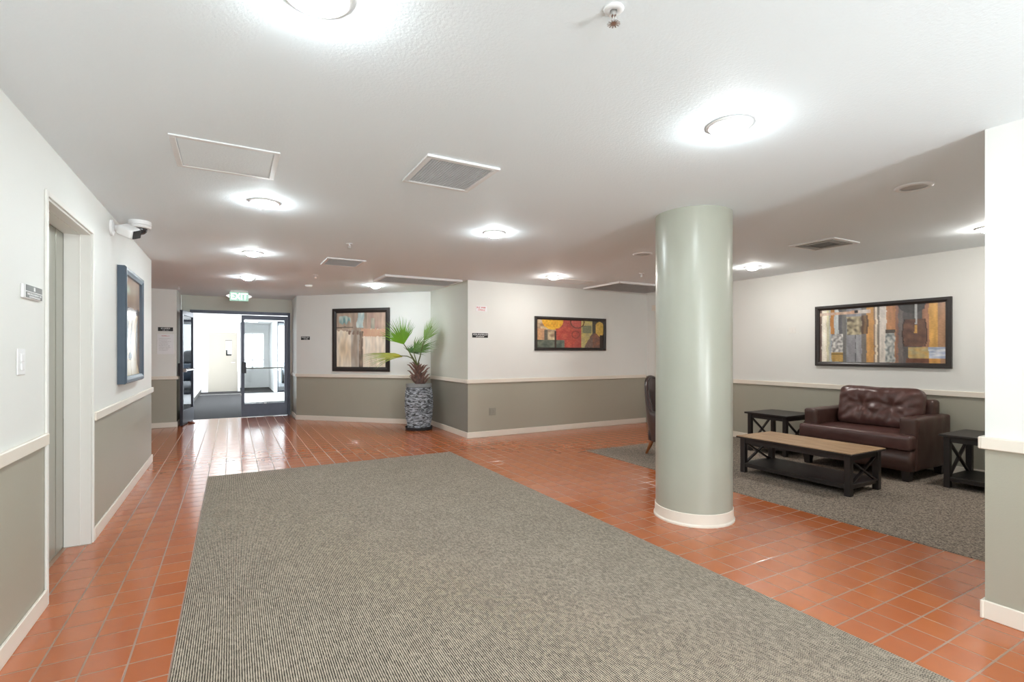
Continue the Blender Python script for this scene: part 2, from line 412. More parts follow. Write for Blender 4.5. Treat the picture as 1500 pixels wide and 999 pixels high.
bm = NB(); box(bm, -3.2, 7.1, -2.7, DW+0.06, -0.12, -0.0010)
floor = struct(obj('floor', bm, 'grout'))
bm = NB(); box(bm, -3.2, 7.1, -2.7, DW+0.12, H, H+0.12)
ceil = struct(obj('ceiling', bm, 'ceiling'))
EY0, EY1, EZ = 3.50, 4.475, 2.15
bm = NB()
box(bm, LX-0.3, LX, -2.6, EY0, 0, H); box(bm, LX-0.3, LX, EY1, 7.44, 0, H); box(bm, LX-0.3, LX, EY0, EY1, EZ, H)
struct(obj('wall_left', bm, 'wall'))
bm = NB(); box(bm, -3.2, -1.156, 7.32, 7.44, 0, H)
struct(obj('wall_corridor', bm, 'wall'))
bm = NB(); box(bm, -3.2, -3.08, 7.45, 10.69, 0, H)
struct(obj('wall_corridor_end', bm, 'wall'))
bm = NB(); box(bm, -3.2, -0.862, 10.70, DW-0.001, 0, H)
struct(obj('wall_panel', bm, 'wall'))
bm = NB()   # entrance wall round the doors
DX0, DX1, DZ = -0.72, 1.075, 2.16
box(bm, -0.86, DX0, DW, DW+0.12, 0, H); box(bm, DX1, 1.40, DW, DW+0.12, 0, H); box(bm, DX0, DX1, DW, DW+0.12, DZ, H)
struct(obj('wall_entrance', bm, 'wall_soft'))  # shade above the doors is put into this darker wall colour
bm = NB(); prism(bm, [A, B, (B[0]+0.2, B[1]+0.05), (B[0]+0.2, DW-0.001), (A[0], DW-0.001)], 0, H)
struct(obj('wall_diagonal', bm, 'wall'))
bm = NB(); prism(bm, [(3.17, FY+0.001), (3.17, B[1]-0.001), (3.36, B[1]-0.001), (3.36, FY+0.001)], 0, H)
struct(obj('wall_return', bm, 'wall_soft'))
bm = NB(); box(bm, 3.1705, RX+0.12, FY, FY+0.12, 0, H); struct(obj('wall_far', bm, 'wall'))
bm = NB(); box(bm, RX, RX+0.14, PY, 5.62, 0, H); box(bm, RX, RX+0.14, 6.78, FY-0.001, 0, H); box(bm, RX, RX+0.14, 5.62, 6.78, 2.10, H)
struct(obj('wall_right', bm, 'wall'))
bm = NB(); box(bm, PX, 7.02, PY-0.30, PY, 0, H); box(bm, PX, PX+0.3, -2.6, PY-0.301, 0, H)
struct(obj('wall_pillar', bm, 'wall'))
bm = NB(); WX0, WX1, WZ0, WZ1 = -0.1, 1.3, 0.65, 2.25
box(bm, -1.15, WX0, -2.62, -2.5, 0, H); box(bm, WX1, 3.28, -2.62, -2.5, 0, H); box(bm, WX0, WX1, -2.62, -2.5, 0, WZ0); box(bm, WX0, WX1, -2.62, -2.5, WZ1, H)
struct(obj('wall_back', bm, 'wall'))
bm = NB()
for (x0, x1, z0, z1) in ((WX0, WX1, WZ0, WZ0+0.04), (WX0, WX1, WZ1-0.04, WZ1), (WX0, WX0+0.04, WZ0+0.04, WZ1-0.04), (WX1-0.04, WX1, WZ0+0.04, WZ1-0.04)):
    box(bm, x0, x1, -2.58, -2.53, z0, z1)
w3 = struct(obj('added_window_3', bm, 'trim'))  # unseen window, added to give the rear fill lamp an opening
bm = NB(); box(bm, WX0+0.04, WX1-0.04, -2.56, -2.555, WZ0+0.04, WZ1-0.04); obj('pane', bm, 'glass', w3)

# chair rails and baseboards, one per wall
RZ0, RZ1, RD, BH, BD = 0.845, 0.905, 0.022, 0.09, 0.014
def run(name, segs, kind):
    bm = NB()
    for (p, q, nx, ny) in segs:      # p->q along the wall face, (nx,ny) into the room
        p = Vector((p[0], p[1])); q = Vector((q[0], q[1])); n = Vector((nx, ny)).normalized()
        if kind == 'rail': d, z0, z1, b = RD, RZ0, RZ1, 0.004
        else: d, z0, z1, b = BD, 0.0, BH, 0.003
        t = (q-p).normalized(); Ln = (q-p).length
        mt = Matrix(((t.x, n.x, 0, 0), (t.y, n.y, 0, 0), (0, 0, 1, 0), (0, 0, 0, 1))); mt.translation = (p.x, p.y, 0)
        box(bm, 0, Ln, 0.0005, d, z0, z1, b, mt)
    return struct(obj(name, bm, 'trim'))
k = 1
def rail_base(side, segs, rail=True):
    global k
    if rail: run('trim_%d' % k, segs, 'rail'); k += 1
    run('baseboard_'+side, segs, 'base')
rail_base('left', [((LX, -2.4), (LX, EY0-0.03), 1, 0), ((LX, EY1+0.03), (LX, 7.45), 1, 0)])
rail_base('panel', [((-3.0, 10.70), (-0.85, 10.70), 0, -1), ((-0.862, 10.71), (-0.862, DW-0.02), 1, 0)])
dn = Vector((A[1]-B[1], -(B[0]-A[0]))).normalized(); dn = Vector((-abs(dn.x), -abs(dn.y)))
rail_base('diagonal', [((A[0]-0.006, A[1]-0.005), (B[0]-0.02, B[1]+0.02), dn.x, dn.y), ((A[0], A[1]+0.01), (A[0], DW-0.02), -1, 0)])
rail_base('return', [((3.17, FY-0.012), (3.17, B[1]-0.03), -1, 0)])
rail_base('far', [((3.16, FY), (RX-0.03, FY), 0, -1)])
rail_base('right', [((RX, PY+0.03), (RX, 5.54), -1, 0)])
rail_base('pillar', [((PX, -2.4), (PX, PY+0.012), -1, 0), ((PX-0.02, PY), (RX-0.04, PY), 0, 1)])

# ------------------------------------------------------------------ terracotta tiles
def tile_mesh(w, d):
    bm = NB(); g = 0.0042; c = 0.0012
    x0, x1, y0, y1 = g, w-g, g, d-g
    a = [bm.verts.new((x, y, -0.008)) for x, y in ((x0, y0), (x1, y0), (x1, y1), (x0, y1))]
    b = [bm.verts.new((x, y, -0.0007)) for x, y in ((x0, y0), (x1, y0), (x1, y1), (x0, y1))]
    t = [bm.verts.new((x, y, 0)) for x, y in ((x0+c, y0+c), (x1-c, y0+c), (x1-c, y1-c), (x0+c, y1-c))]
    for u, v in ((a, b), (b, t)):
        for i in range(4): bm.faces.new((u[i], u[(i+1) % 4], v[(i+1) % 4], v[i]))
    bm.faces.new(t)
    me = bpy.data.meshes.new('tile'); bm.to_mesh(me); bm.free(); me.materials.append(M['tile'])
    return me
CC = (3.282, 2.851); CR = 0.296
def tile_cells():
    out = []
    for i in range(-17, 46):
        for j in range(-9, 66):
            x0, x1, y0, y1 = T0+i*PT, T0+(i+1)*PT, T1+j*PT, T1+(j+1)*PT
            xm, ym = (x0+x1)/2, (y0+y1)/2
            if ym > DW or ym < -0.4: continue
            if CX0 < xm < CX1 and ym < CY1: continue
            if xm > GX0 and ym < GY1: continue
            lim = LX
            if EY0-0.03 < ym < EY1: lim = -0.985
            elif ym > 7.45 and ym < 10.7: lim = -3.0
            elif ym >= 10.7: lim = -0.862
            x0 = max(x0, lim)
            if x1-x0 < 0.03: continue
            if xm > 3.17 and ym > FY: continue
            if ym > FY:
                y_line = A[1]+(xm-A[0])*(B[1]-A[1])/(B[0]-A[0])
                if xm > A[0] and ym > y_line+0.05: continue
                x1 = min(x1, 3.17)
            if ym < DW and y1 > DW: y1 = DW
            if xm > PX and ym < PY: continue
            if ym < PY: x1 = min(x1, PX)
            if x1-x0 < 0.02 or y1-y0 < 0.02: continue
            out.append((x0, x1, y0, y1))
    return out
def seen_rank(c):
    x, y = (c[0]+c[1])/2, (c[2]+c[3])/2
    Z = x*math.sin(YAW)+y*math.cos(YAW); r = x*math.cos(YAW)-y*math.sin(YAW)
    if Z < 0.3: return 0
    px = 750+735*r/Z; py = 516+735*1.327/Z
    if px < -10 or px > 1510 or py > 1010: return 0
    d = math.hypot(x, y); ang = math.atan2(x, y)-math.atan2(CC[0], CC[1])
    if abs(ang) < 0.066 and d > 4.3: return 0
    if px > 1440 and d > 3.45: return 0
    if px < 220 and x < LX and not (EY0 < y < EY1): return 0
    return (c[1]-c[0])*(c[3]-c[2])/Z**3
cells = sorted(tile_cells(), key=seen_rank, reverse=True)
cache = {}
def cached(w, d):
    key = (round(w, 3), round(d, 3))
    if key not in cache: cache[key] = tile_mesh(w, d)
    return cache[key]
for c in cells[:300]:
    o = bpy.data.objects.new('tile', cached(c[1]-c[0], c[3]-c[2])); COL.objects.link(o); o.parent = floor
    o.location = (c[0], c[2], 0)
bm = NB()
for c in cells[300:]:
    n0 = len(bm.verts)
    bm.from_mesh(cached(c[1]-c[0], c[3]-c[2])); bm.verts.ensure_lookup_table()
    rx, ry, dz = 0, 0, 0
    for v in bm.verts[n0:]:
        v.co.z += dz+rx*v.co.x+ry*v.co.y; v.co.x += c[0]; v.co.y += c[2]
me = bpy.data.meshes.new('distant_tiles'); bm.to_mesh(me); bm.free()
o = link('distant_tiles', me, 'tile', floor); o['kind'] = 'stuff'

# ------------------------------------------------------------------ carpets
bm = NB(); box(bm, CX0+0.004, CX1-0.004, -2.45, CY1-0.004, -0.004, 0.005)
tag(obj('carpet', bm, 'carpet'), 'large ribbed grey-beige loop carpet inset in the lobby tiles', 'carpet')
bm = NB(); box(bm, GX0+0.004, RX-0.016, PY+0.016, GY1-0.004, -0.004, 0.005)
tag(obj('carpet', bm, 'carpet_lounge'), 'brown flecked carpet under the lounge seating', 'carpet')
FZ = 0.005

# ------------------------------------------------------------------ elevator door (door_1)
bm = NB()
t = 0.012
box(bm, LX+0.0005, LX+t, EY0-0.03, EY0, 0, EZ+0.03, 0.002); box(bm, LX+0.0005, LX+t, EY1, EY1+0.028, 0, EZ+0.03, 0.002); box(bm, LX+0.0005, LX+t, EY0, EY1, EZ, EZ+0.03, 0.002)
d1 = struct(obj('door_1', bm, 'jamb'))
bm = NB()
for (x0, x1, s) in ((LX-0.058, LX+0.0004, 0), (LX-0.061, LX-0.0581, 0.006), (LX-0.145, LX-0.0611, 0.004)):
    box(bm, x0, x1, EY1-0.012-s, EY1-0.0005, 0, EZ-0.012); box(bm, x0, x1, EY0+0.0005, EY0+0.012+s, 0, EZ-0.012); box(bm, x0, x1, EY0+0.0005, EY1-0.0005, EZ-0.012-s, EZ-0.0005)
obj('jamb', bm, 'jamb', d1)
bm = NB(); box(bm, LX-0.182, LX-0.15, EY0+0.001, 4.30, 0.004, EZ-0.012, 0.002); obj('sliding_panel', bm, 'elev', d1)
bm = NB(); box(bm, LX-0.165, LX-0.147, 4.302, EY1-0.013, 0.004, EZ-0.012, 0.002); obj('sliding_panel', bm, 'elev', d1)
bm = NB(); box(bm, LX-0.28, LX-0.2, EY0, EY1, 0.0, EZ); obj('shaft_back', bm, 'elev', d1)

# ------------------------------------------------------------------ entrance doors (door_2)
bm = NB()
box(bm, DX0+0.001, DX0+0.045, DW-0.02, DW+0.10, 0, DZ-0.06); box(bm, DX1-0.045, DX1-0.001, DW-0.02, DW+0.10, 0, DZ-0.06); box(bm, DX0+0.001, DX1-0.001, DW-0.02, DW+0.10, DZ-0.06, DZ-0.001)
d2 = struct(obj('door_2', bm, 'dark_metal'))
def leaf(hinge, ang, mirror):
    """glazed aluminium leaf in its own frame: x from hinge 0..0.87, y thickness, lobby face at -y"""
    root = bpy.data.objects.new('door_leaf', None)
    Wd, Ht = 0.865, 2.085
    s = -1 if mirror else 1
    def X(a): return s*a
    bm = NB()
    box(bm, X(0), X(0.062), -0.022, 0.022, 0.012, Ht); box(bm, X(Wd-0.058), X(Wd), -0.022, 0.022, 0.012, Ht)
    box(bm, X(0.062), X(Wd-0.058), -0.022, 0.022, Ht-0.085, Ht); box(bm, X(0.062), X(Wd-0.058), -0.022, 0.022, 0.012, 0.27)
    lf = obj('door_leaf', bm, 'dark_metal', d2)
    lf.location = hinge; lf.rotation_euler = (0, 0, ang)
    bm = NB(); box(bm, X(0.062), X(Wd-0.058), -0.004, 0.004, 0.27, Ht-0.085); obj('glass', bm, 'glass', lf)
    bm = NB(); box(bm, X(Wd-0.09), X(Wd-0.004), -0.055, -0.023, 0.90, 1.13, 0.004); obj('pull_handle', bm, 'black_metal', lf)
    bm = NB(); tube(bm, [(X(0.08), 0.07, 1.0), (X(Wd-0.02), 0.07, 1.0)], 0.014, 8); box(bm, X(Wd-0.06), X(Wd-0.005), 0.022, 0.075, 0.97, 1.03, 0.003); box(bm, X(0.03), X(0.08), 0.022, 0.075, 0.975, 1.025, 0.003)
    obj('push_bar', bm, 'steel', lf)
    bm = NB(); box(bm, X(0.40), X(0.45), -0.026, -0.0225, 0.262, 0.285); obj('lock_tag', bm, 'white_plastic', lf)
    return lf
leaf((DX1-0.048, DW+0.03, 0), 0, True)
l2 = leaf((DX0+0.047, DW-0.03, 0), math.radians(-98), False)
l2['label'] = 'entrance leaf standing open into the lobby'

bm = NB()
pts = [(0, 0), (0.11, 0), (0.11, 0.012), (0, 0.035)]
a = [bm.verts.new((p[0], -0.02, p[1])) for p in pts]; b = [bm.verts.new((p[0], 0.02, p[1])) for p in pts]
bm.faces.new(a); bm.faces.new(b[::-1])
for i in range(4): bm.faces.new((a[i], a[(i+1) % 4], b[(i+1) % 4], b[i]))
o = obj('door_wedge', moved(bm, (-0.71, 11.12, 0.001), -0.4), 'wedge'); tag(o, 'small brown rubber wedge on the floor at the open glass door', 'door wedge')

# ------------------------------------------------------------------ vestibule beyond the doors
VH = 2.36; V0 = DW+0.121
VX = -0.90; VY = 19.4; AY = 21.2; AX = 1.22; SX = 3.2
bm = NB(); box(bm, VX-0.1, 0.24, V0-0.06, 18.24, -0.1, 0.0); f2 = struct(obj('floor_entry', bm, 'carpet_entry'))
bm = NB(); box(bm, 0.241, SX, V0-0.06, 15.0, -0.1, 0.0); struct(obj('floor_entry', bm, 'carpet_entry'))
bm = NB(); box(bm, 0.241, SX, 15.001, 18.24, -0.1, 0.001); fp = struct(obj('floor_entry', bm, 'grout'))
# pale slabs paint the bright patch of light into the floor colour
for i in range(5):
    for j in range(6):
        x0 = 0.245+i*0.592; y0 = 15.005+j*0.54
        bm = NB(); box(bm, x0+0.004, x0+0.588, y0+0.004, y0+0.536, 0.0015, 0.006); obj('light_patch_slab', bm, 'light_patch', fp)
bm = NB(); box(bm, VX-0.1, SX, 18.241, AY+0.1, -0.1, 0.0); struct(obj('floor_hall', bm, 'carpet_entry'))
bm = NB(); box(bm, VX, 0.24, 18.2, 18.28, 0.0005, 0.006, 0.001); struct(obj('trim_20', bm, 'steel'))
bm = NB(); box(bm, VX-0.1, SX+0.1, V0, AY+0.2, VH, VH+0.1); struct(obj('ceiling_entry', bm, 'white_wall'))
bm = NB(); box(bm, VX-0.12, VX, V0, VY+0.1, 0, VH); struct(obj('wall_entry_left', bm, 'white_wall'))
bm = NB(); box(bm, VX, VX+0.012, V0+0.02, VY-0.02, 0.0, 0.10); struct(obj('baseboard_entry', bm, 'rubber_base'))
BX0, BX1, BZ = -0.70, 0.165, 1.985
bm = NB(); box(bm, VX, BX0-0.05, VY, VY+0.1, 0, VH); box(bm, BX1+0.05, 0.24, VY, VY+0.1, 0, VH); box(bm, BX0-0.05, BX1+0.05, VY, VY+0.1, BZ+0.05, VH)
box(bm, 0.2, 0.24, VY+0.1, AY, 0, VH)
struct(obj('wall_entry_back', bm, 'white_wall'))
bm = NB(); box(bm, BX0-0.05, BX0, VY-0.012, VY+0.09, 0, BZ); box(bm, BX1, BX1+0.05, VY-0.012, VY+0.09, 0, BZ); box(bm, BX0-0.05, BX1+0.05, VY-0.012, VY+0.09, BZ, BZ+0.05)
d3 = struct(obj('door_3', bm, 'white_wall'))
bm = NB(); gx0, gx1, gz0, gz1 = -0.18, -0.02, 1.21, 1.71
for (x0, x1, z0, z1) in ((BX0+0.004, gx0, 0.01, BZ-0.004), (gx1, BX1-0.004, 0.01, BZ-0.004), (gx0, gx1, 0.01, gz0), (gx0, gx1, gz1, BZ-0.004)):
    box(bm, x0, x1, VY+0.01, VY+0.055, z0, z1)
lf = obj('door_leaf', bm, 'door_beige', d3)
bm = NB(); box(bm, gx0, gx1, VY+0.028, VY+0.034, gz0, gz1); obj('vision_glass', bm, 'glass', lf)
bm = NB(); box(bm, gx0-0.012, gx1+0.012, VY+0.004, VY+0.0099, gz1-0.005, gz1+0.02); box(bm, gx0, gx0+0.045, VY+0.036, VY+0.04, gz0, gz0+0.2); box(bm, gx0, gx1, VY+0.036, VY+0.04, gz0, gz0+0.06); obj('glass_trim', bm, 'black_metal', lf)
bm = NB(); tube(bm, [(0.08, VY+0.01, 0.98), (0.08, VY-0.04, 0.98), (-0.03, VY-0.045, 0.98)], 0.012, 8); lathe(bm, [(0.028, 0), (0.028, 0.01)], 12, (0.08, VY, 1.1)); obj('lever_handle', bm, 'steel', lf)
# alcove with windows
bm = NB()
wx0, wx1, wz0, wz1 = 0.34, 1.08, 0.66, 2.05
box(bm, 0.24, wx0, AY, AY+0.1, 0, VH); box(bm, wx1, AX+0.1, AY, AY+0.1, 0, VH); box(bm, wx0, wx1, AY, AY+0.1, 0, wz0); box(bm, wx0, wx1, AY, AY+0.1, wz1, VH)
struct(obj('wall_alcove', bm, 'white_wall'))
bm = NB(); box(bm, AX, AX+0.1, 18.5, AY-0.001, 0, VH); struct(obj('wall_alcove_right', bm, 'white_wall'))
bm = NB()
for (x0, x1, z0, z1) in ((wx0, wx0+.04, wz0, wz1), (wx1-.04, wx1, wz0, wz1), (0.64, 0.70, wz0, wz1), (wx0+.04, wx1-.04, wz0, wz0+.05), (wx0+.04, wx1-.04, wz1-.05, wz1), (wx0+.04, wx1-.04, 1.02, 1.06)):
    box(bm, x0, x1, AY+0.02, AY+0.07, z0, z1)
w1 = struct(obj('window_1', bm, 'white_wall'))
for (x0, x1) in ((wx0+.04, 0.64), (0.70, wx1-.04)):
    for (z0, z1) in ((wz0+.05, 1.02), (1.06, wz1-.05)):
        bm = NB(); box(bm, x0, x1, AY+0.04, AY+0.046, z0, z1); obj('pane', bm, 'glass', w1)
# storefront glass right of the alcove
bm = NB(); sx0 = AX+0.101
for (x0, x1, z0, z1) in ((sx0, sx0+.03, 0, VH), (2.2, 2.25, 0, VH), (SX-.05, SX, 0, VH), (sx0+.03, 2.2, 0, .06), (2.25, SX-.05, 0, .06), (sx0+.03, 2.2, VH-.06, VH), (2.25, SX-.05, VH-.06, VH), (sx0+.03, 2.2, .80, .83), (2.25, SX-.05, .8, .83)):
    box(bm, x0, x1, 18.5, 18.55, z0, z1)
w2 = struct(obj('window_2', bm, 'dark_metal'))
for (x0, x1) in ((sx0+.03, 2.2), (2.25, SX-.05)):
    for (z0, z1) in ((.06, .80), (.83, VH-.06)):
        bm = NB(); box(bm, x0, x1, 18.52, 18.526, z0, z1); obj('pane', bm, 'glass', w2)
# street glass on the right side of the vestibule
bm = NB()
for y in (13.2, 14.5, 15.8, 17.1, 18.42): box(bm, SX, SX+.06, y, y+.06, 0, VH)
box(bm, SX, SX+.06, 13.26, 18.42, 0, .08); box(bm, SX, SX+.06, 13.26, 18.42, VH-.08, VH)
w4 = struct(obj('window_4', bm, 'dark_metal'))
for y in (13.26, 14.56, 15.86, 17.16): 
    bm = NB(); box(bm, SX+.027, SX+.033, y, y+1.24, .08, VH-.08); obj('pane', bm, 'glass', w4)
bm = NB(); box(bm, SX, SX+.1, V0, 13.199, 0, VH); box(bm, 1.41, SX, V0, V0+.1, 0, VH); struct(obj('wall_entry_right', bm, 'white_wall'))
bm = NB(); box(bm, -6, 16, 21.4, 40, -0.15, -0.02); box(bm, 3.31, 16, 8, 21.4, -0.15, -0.02); struct(obj('floor_street', bm, 'asphalt'))
# parked car beyond the storefront
car = thing('car', 'grey parked car outside, seen through the right-hand glass door', 'car', (2.75, 22.6, -0.02), 0)
cb = rbox((1.75, 3.9, 0.62), 0.2, 14); obj('body', moved(cb, (0, 0, 0.62)), 'car', car, True)
cb = rbox((1.45, 2.0, 0.62), 0.22, 10, lambda q, n: Vector((q.x*(1-0.18*max(0, q.z/0.31)), q.y*(1-0.22*max(0, q.z/0.31)), q.z))); obj('cabin', moved(cb, (0, 0.1, 1.12)), 'dark_glass', car, True)
for sx_ in (-0.78, 0.78):
    for sy_ in (-1.25, 1.25):
        bm = NB(); lathe(bm, [(0.19, -0.09), (0.32, -0.10), (0.33, 0.10), (0.19, 0.09)], 20)
        bmesh.ops.transform(bm, matrix=Matrix.Translation((sx_, sy_, 0.33)) @ Matrix.Rotation(PI/2, 4, 'Y'), verts=bm.verts); obj('wheel', bm, 'black_rubber', car)
# fluorescent battens
for i, (y, lab) in enumerate(((16.3, 'fluorescent batten on the entry ceiling, nearer the glass doors'), (18.1, 'fluorescent batten on the entry ceiling, nearer the beige door'))):
    x0 = -0.43 if i == 0 else -0.45
    tl = thing('fluorescent_light', lab, 'ceiling light', (x0+0.6, y, VH))
    bm = NB(); box(bm, -0.61, 0.61, -0.11, 0.11, -0.02, -0.0005); obj('housing', bm, 'white_enamel', tl)
    bm = NB(); box(bm, -0.58, 0.58, -0.09, 0.09, -0.062, -0.0205, 0.015); obj('diffuser', bm, 'tube', tl)

# ------------------------------------------------------------------ lounge side door behind the column (door_4)
bm = NB(); xx = RX-0.02
box(bm, xx, RX+0.12, 5.56, 5.63, 0, 2.10); box(bm, xx, RX+0.12, 6.77, 6.84, 0, 2.10); box(bm, xx-0.03, RX+0.12, 5.52, 6.90, 2.10, 2.20)
d4 = struct(obj('door_4', bm, 'trim'))
bm = NB(); box(bm, RX+0.04, RX+0.08, 5.631, 6.769, 0.01, 2.098); obj('door_leaf', bm, 'white_wall', d4)

# ================================================================== column
col = thing('column', 'round pale sage column standing on the tiles at the lounge edge', 'column', (CC[0], CC[1], 0))
bm = NB(); lathe(bm, [(CR, 0.0), (CR, H)], 72); obj('shaft', bm, 'column', col, True, auto=40)
bm = NB(); lathe(bm, [(CR+0.001, 0), (CR+0.016, 0), (CR+0.016, 0.012), (CR+0.007, 0.022), (CR+0.006, 0.095), (CR+0.001, 0.098)], 72, closed=True); obj('cove_base', bm, 'trim', col, True, auto=35)

# ================================================================== ceiling fittings
def downlight(x, y, label, lens='lens', lit=True):
    r = thing('downlight', label, 'ceiling light', (x, y, H), 0, 'recessed ceiling downlights')
    bm = NB(); lathe(bm, [(0.078, 0.0), (0.108, -0.0005), (0.108, -0.004), (0.098, -0.010), (0.080, -0.012), (0.074, -0.006)], 36, closed=True)
    obj('trim_ring', bm, 'white_enamel', r, True)
    bm = NB()
    if lit: lathe(bm, [(0.070, -0.004), (0.069, -0.014), (0.063, -0.027), (0.049, -0.038), (0.028, -0.044), (0.001, -0.046)], 24)
    else: lathe(bm, [(0.073, -0.001), (0.072, -0.003), (0.001, -0.003)], 24)
    obj('lens', bm, lens, r, True)
    return r
for x, y, lab, ln, lit in (
    (0.23, 1.66, 'lit downlight cut off by the top edge of the picture', 'lens', True),
    (2.13, 1.63, 'large lit downlight on the ceiling up and right of the column', 'lens', True),
    (0.21, 4.14, 'lit downlight just beyond the white ceiling hatch', 'lens', True),
    (0.20, 6.30, 'lit downlight over the far end of the lobby carpet, second from the exit sign', 'lens', True),
    (0.205, 8.42, 'lit downlight nearest the exit sign', 'lens', True),
    (2.13, 4.16, 'lit downlight left of the column top, beyond the square grille', 'lens', True),
    (4.10, 6.12, 'lit downlight above the red and yellow painting', 'lens_lounge', True),
    (2.09, 8.42, 'lit downlight above the tall painting beside the palm', 'lens', True),
    (5.92, 4.18, 'lit lounge downlight just right of the column', 'lens_lounge', True),
    (5.90, 1.83, 'lit lounge downlight mostly hidden by the near wall end', 'lens_lounge', True),
    (4.00, 1.63, 'unlit round ceiling fitting in the shaded lounge ceiling near the wall end', 'lens_off', False),
    (4.06, 4.24, 'unlit round ceiling fitting beside the left edge of the column top', 'lens_off', False)):
    downlight(x, y, lab, ln, lit)
r = thing('smoke_detector', 'small round white smoke detector on the ceiling before the entrance', 'smoke detector', (1.11, 8.9, H))
bm = NB(); lathe(bm, [(0.055, -0.0005), (0.055, -0.012), (0.042, -0.028), (0.001, -0.030)], 24); obj('housing', bm, 'white_plastic', r, True)

def sprinkler(x, y, label):
    r = thing('sprinkler', label, 'sprinkler', (x, y, H), 0, 'ceiling fire sprinklers')
    bm = NB(); lathe(bm, [(0.034, -0.0005), (0.030, -0.006), (0.012, -0.008), (0.010, -0.0005)], 20, closed=True); obj('escutcheon', bm, 'white_enamel', r, True)
    bm = NB(); lathe(bm, [(0.009, -0.001), (0.009, -0.022), (0.004, -0.022)], 10)
    for s in (-1, 1): tube(bm, [(0.008*s, 0, -0.02), (0.014*s, 0, -0.03), (0.003*s, 0, -0.046)], 0.0025, 6)
    tube(bm, [(0, 0, -0.02), (0, 0, -0.046)], 0.0025, 6)
    obj('head', bm, 'steel', r)
    bm = NB()
    for q in range(12):
        a = 2*PI*q/12; bar(bm, (0.004*math.cos(a), 0.004*math.sin(a), -0.047), (0.021*math.cos(a), 0.021*math.sin(a), -0.049), 0.004, 0.0015)
    lathe(bm, [(0.012, -0.0465), (0.012, -0.048)], 12); obj('deflector', bm, 'steel', r)
for x, y, l in ((1.08, 1.26, 'fire sprinkler at the top edge of the picture'), (1.05, 5.3, 'fire sprinkler beyond the square grille'),
                (1.05, 7.7, 'fire sprinkler midway between the far ceiling grilles'), (5.05, 5.3, 'fire sprinkler beside the column above the lounge'), (-0.79, 10.2, 'fire sprinkler near the entrance alcove, left of the exit sign')):
    sprinkler(x, y, l)

def frame4(bm, x0, x1, y0, y1, z0, z1, w, b=0.002):
    box(bm, x0, x1, y0, y0+w, z0, z1, b); box(bm, x0, x1, y1-w, y1, z0, z1, b)
    box(bm, x0, x0+w, y0+w, y1-w, z0, z1, b); box(bm, x1-w, x1, y0+w, y1-w, z0, z1, b)
def grille(x0, x1, y0, y1, label, deep=0.014, fw=0.03, step=0.016, core='grey_grille'):
    cx, cy = (x0+x1)/2, (y0+y1)/2
    r = thing('ceiling_grille', label, 'air grille', (cx, cy, H), 0, 'ceiling air grilles')
    a, b = (x1-x0)/2, (y1-y0)/2
    bm = NB(); frame4(bm, -a, a, -b, b, -deep, -0.0005, fw); obj('frame', bm, 'white_enamel', r)
    bm = NB(); box(bm, -a+fw, a-fw, -b+fw, b-fw, -0.003, -0.0006); obj('filter', bm, 'grille_back', r)
    bm = NB(); n = int((2*a-2*fw)/step); 
    for i in range(1, n): 
        x = -a+fw+i*(2*a-2*fw)/n; box(bm, x-0.001, x+0.001, -b+fw, b-fw, -deep*0.75, -0.0035)
    n = int((2*b-2*fw)/step)
    for i in range(1, n):
        y = -b+fw+i*(2*b-2*fw)/n; box(bm, -a+fw, a-fw, y-0.001, y+0.001, -deep*0.75-0.0003, -0.0033)
    o = obj('egg_crate', bm, core, r); o['kind'] = 'stuff'
    bm = NB(); frame4(bm, -a+fw, a-fw, -b+fw, b-fw, -deep*0.9, -0.003, 0.006, 0.001); obj('inner_lip', bm, 'white_enamel', r)
grille(0.955, 1.415, 2.68, 3.17, 'square grey egg-crate grille in the middle of the lobby ceiling')
grille(0.97, 1.42, 6.17, 6.68, 'small far ceiling grille over the end of the carpet')
grille(1.90, 3.10, 7.12, 7.78, 'wide ceiling grille just in front of the palm corner', 0.03, 0.035, 0.02)
grille(5.28, 6.70, 6.02, 6.95, 'wide ceiling grille in the lounge left of the column', 0.03, 0.035, 0.025)
def diffuser(x0, x1, y0, y1, label):
    r = thing('ceiling_diffuser', label, 'air grille', ((x0+x1)/2, (y0+y1)/2, H))
    a, b = (x1-x0)/2, (y1-y0)/2
    bm = NB(); frame4(bm, -a, a, -b, b, -0.012, -0.0005, 0.04); obj('frame', bm, 'white_enamel', r)
    bm = NB(); frame4(bm, -a+.045, a-.045, -b+.045, b-.045, -0.016, -0.004, 0.05); obj('vane', bm, 'diffuser_grey', r)
    bm = NB(); frame4(bm, -a+.1, a-.1, -b+.1, b-.1, -0.014, -0.004, 0.02); obj('vane', bm, 'diffuser_grey', r)
    bm = NB(); box(bm, -a+.13, a-.13, -b+.13, b-.13, -0.010, -0.004); obj('core', bm, 'diffuser_dark', r)
    bm = NB(); box(bm, -a+.04, a-.04, -b+.04, b-.04, -0.0035, -0.0006); obj('backing', bm, 'diffuser_dark', r)
diffuser(5.07, 5.53, 2.71, 3.17, 'square lounge ceiling diffuser above the long painting')
def hatch(x0, x1, y0, y1, label):
    r = thing('ceiling_hatch', label, 'access panel', ((x0+x1)/2, (y0+y1)/2, H))
    a, b = (x1-x0)/2, (y1-y0)/2
    bm = NB(); frame4(bm, -a, a, -b, b, -0.008, -0.0005, 0.03); obj('frame', bm, 'white_enamel', r)
    bm = NB(); box(bm, -a+.034, a-.034, -b+.034, b-.034, -0.006, -0.001, 0.001); obj('panel', bm, 'ceiling', r)
hatch(-0.285, 0.235, 3.07, 3.575, 'white access hatch in the lobby ceiling by the left wall')
hatch(4.35, 4.95, 6.22, 6.60, 'flat white access hatch above the red and yellow painting')

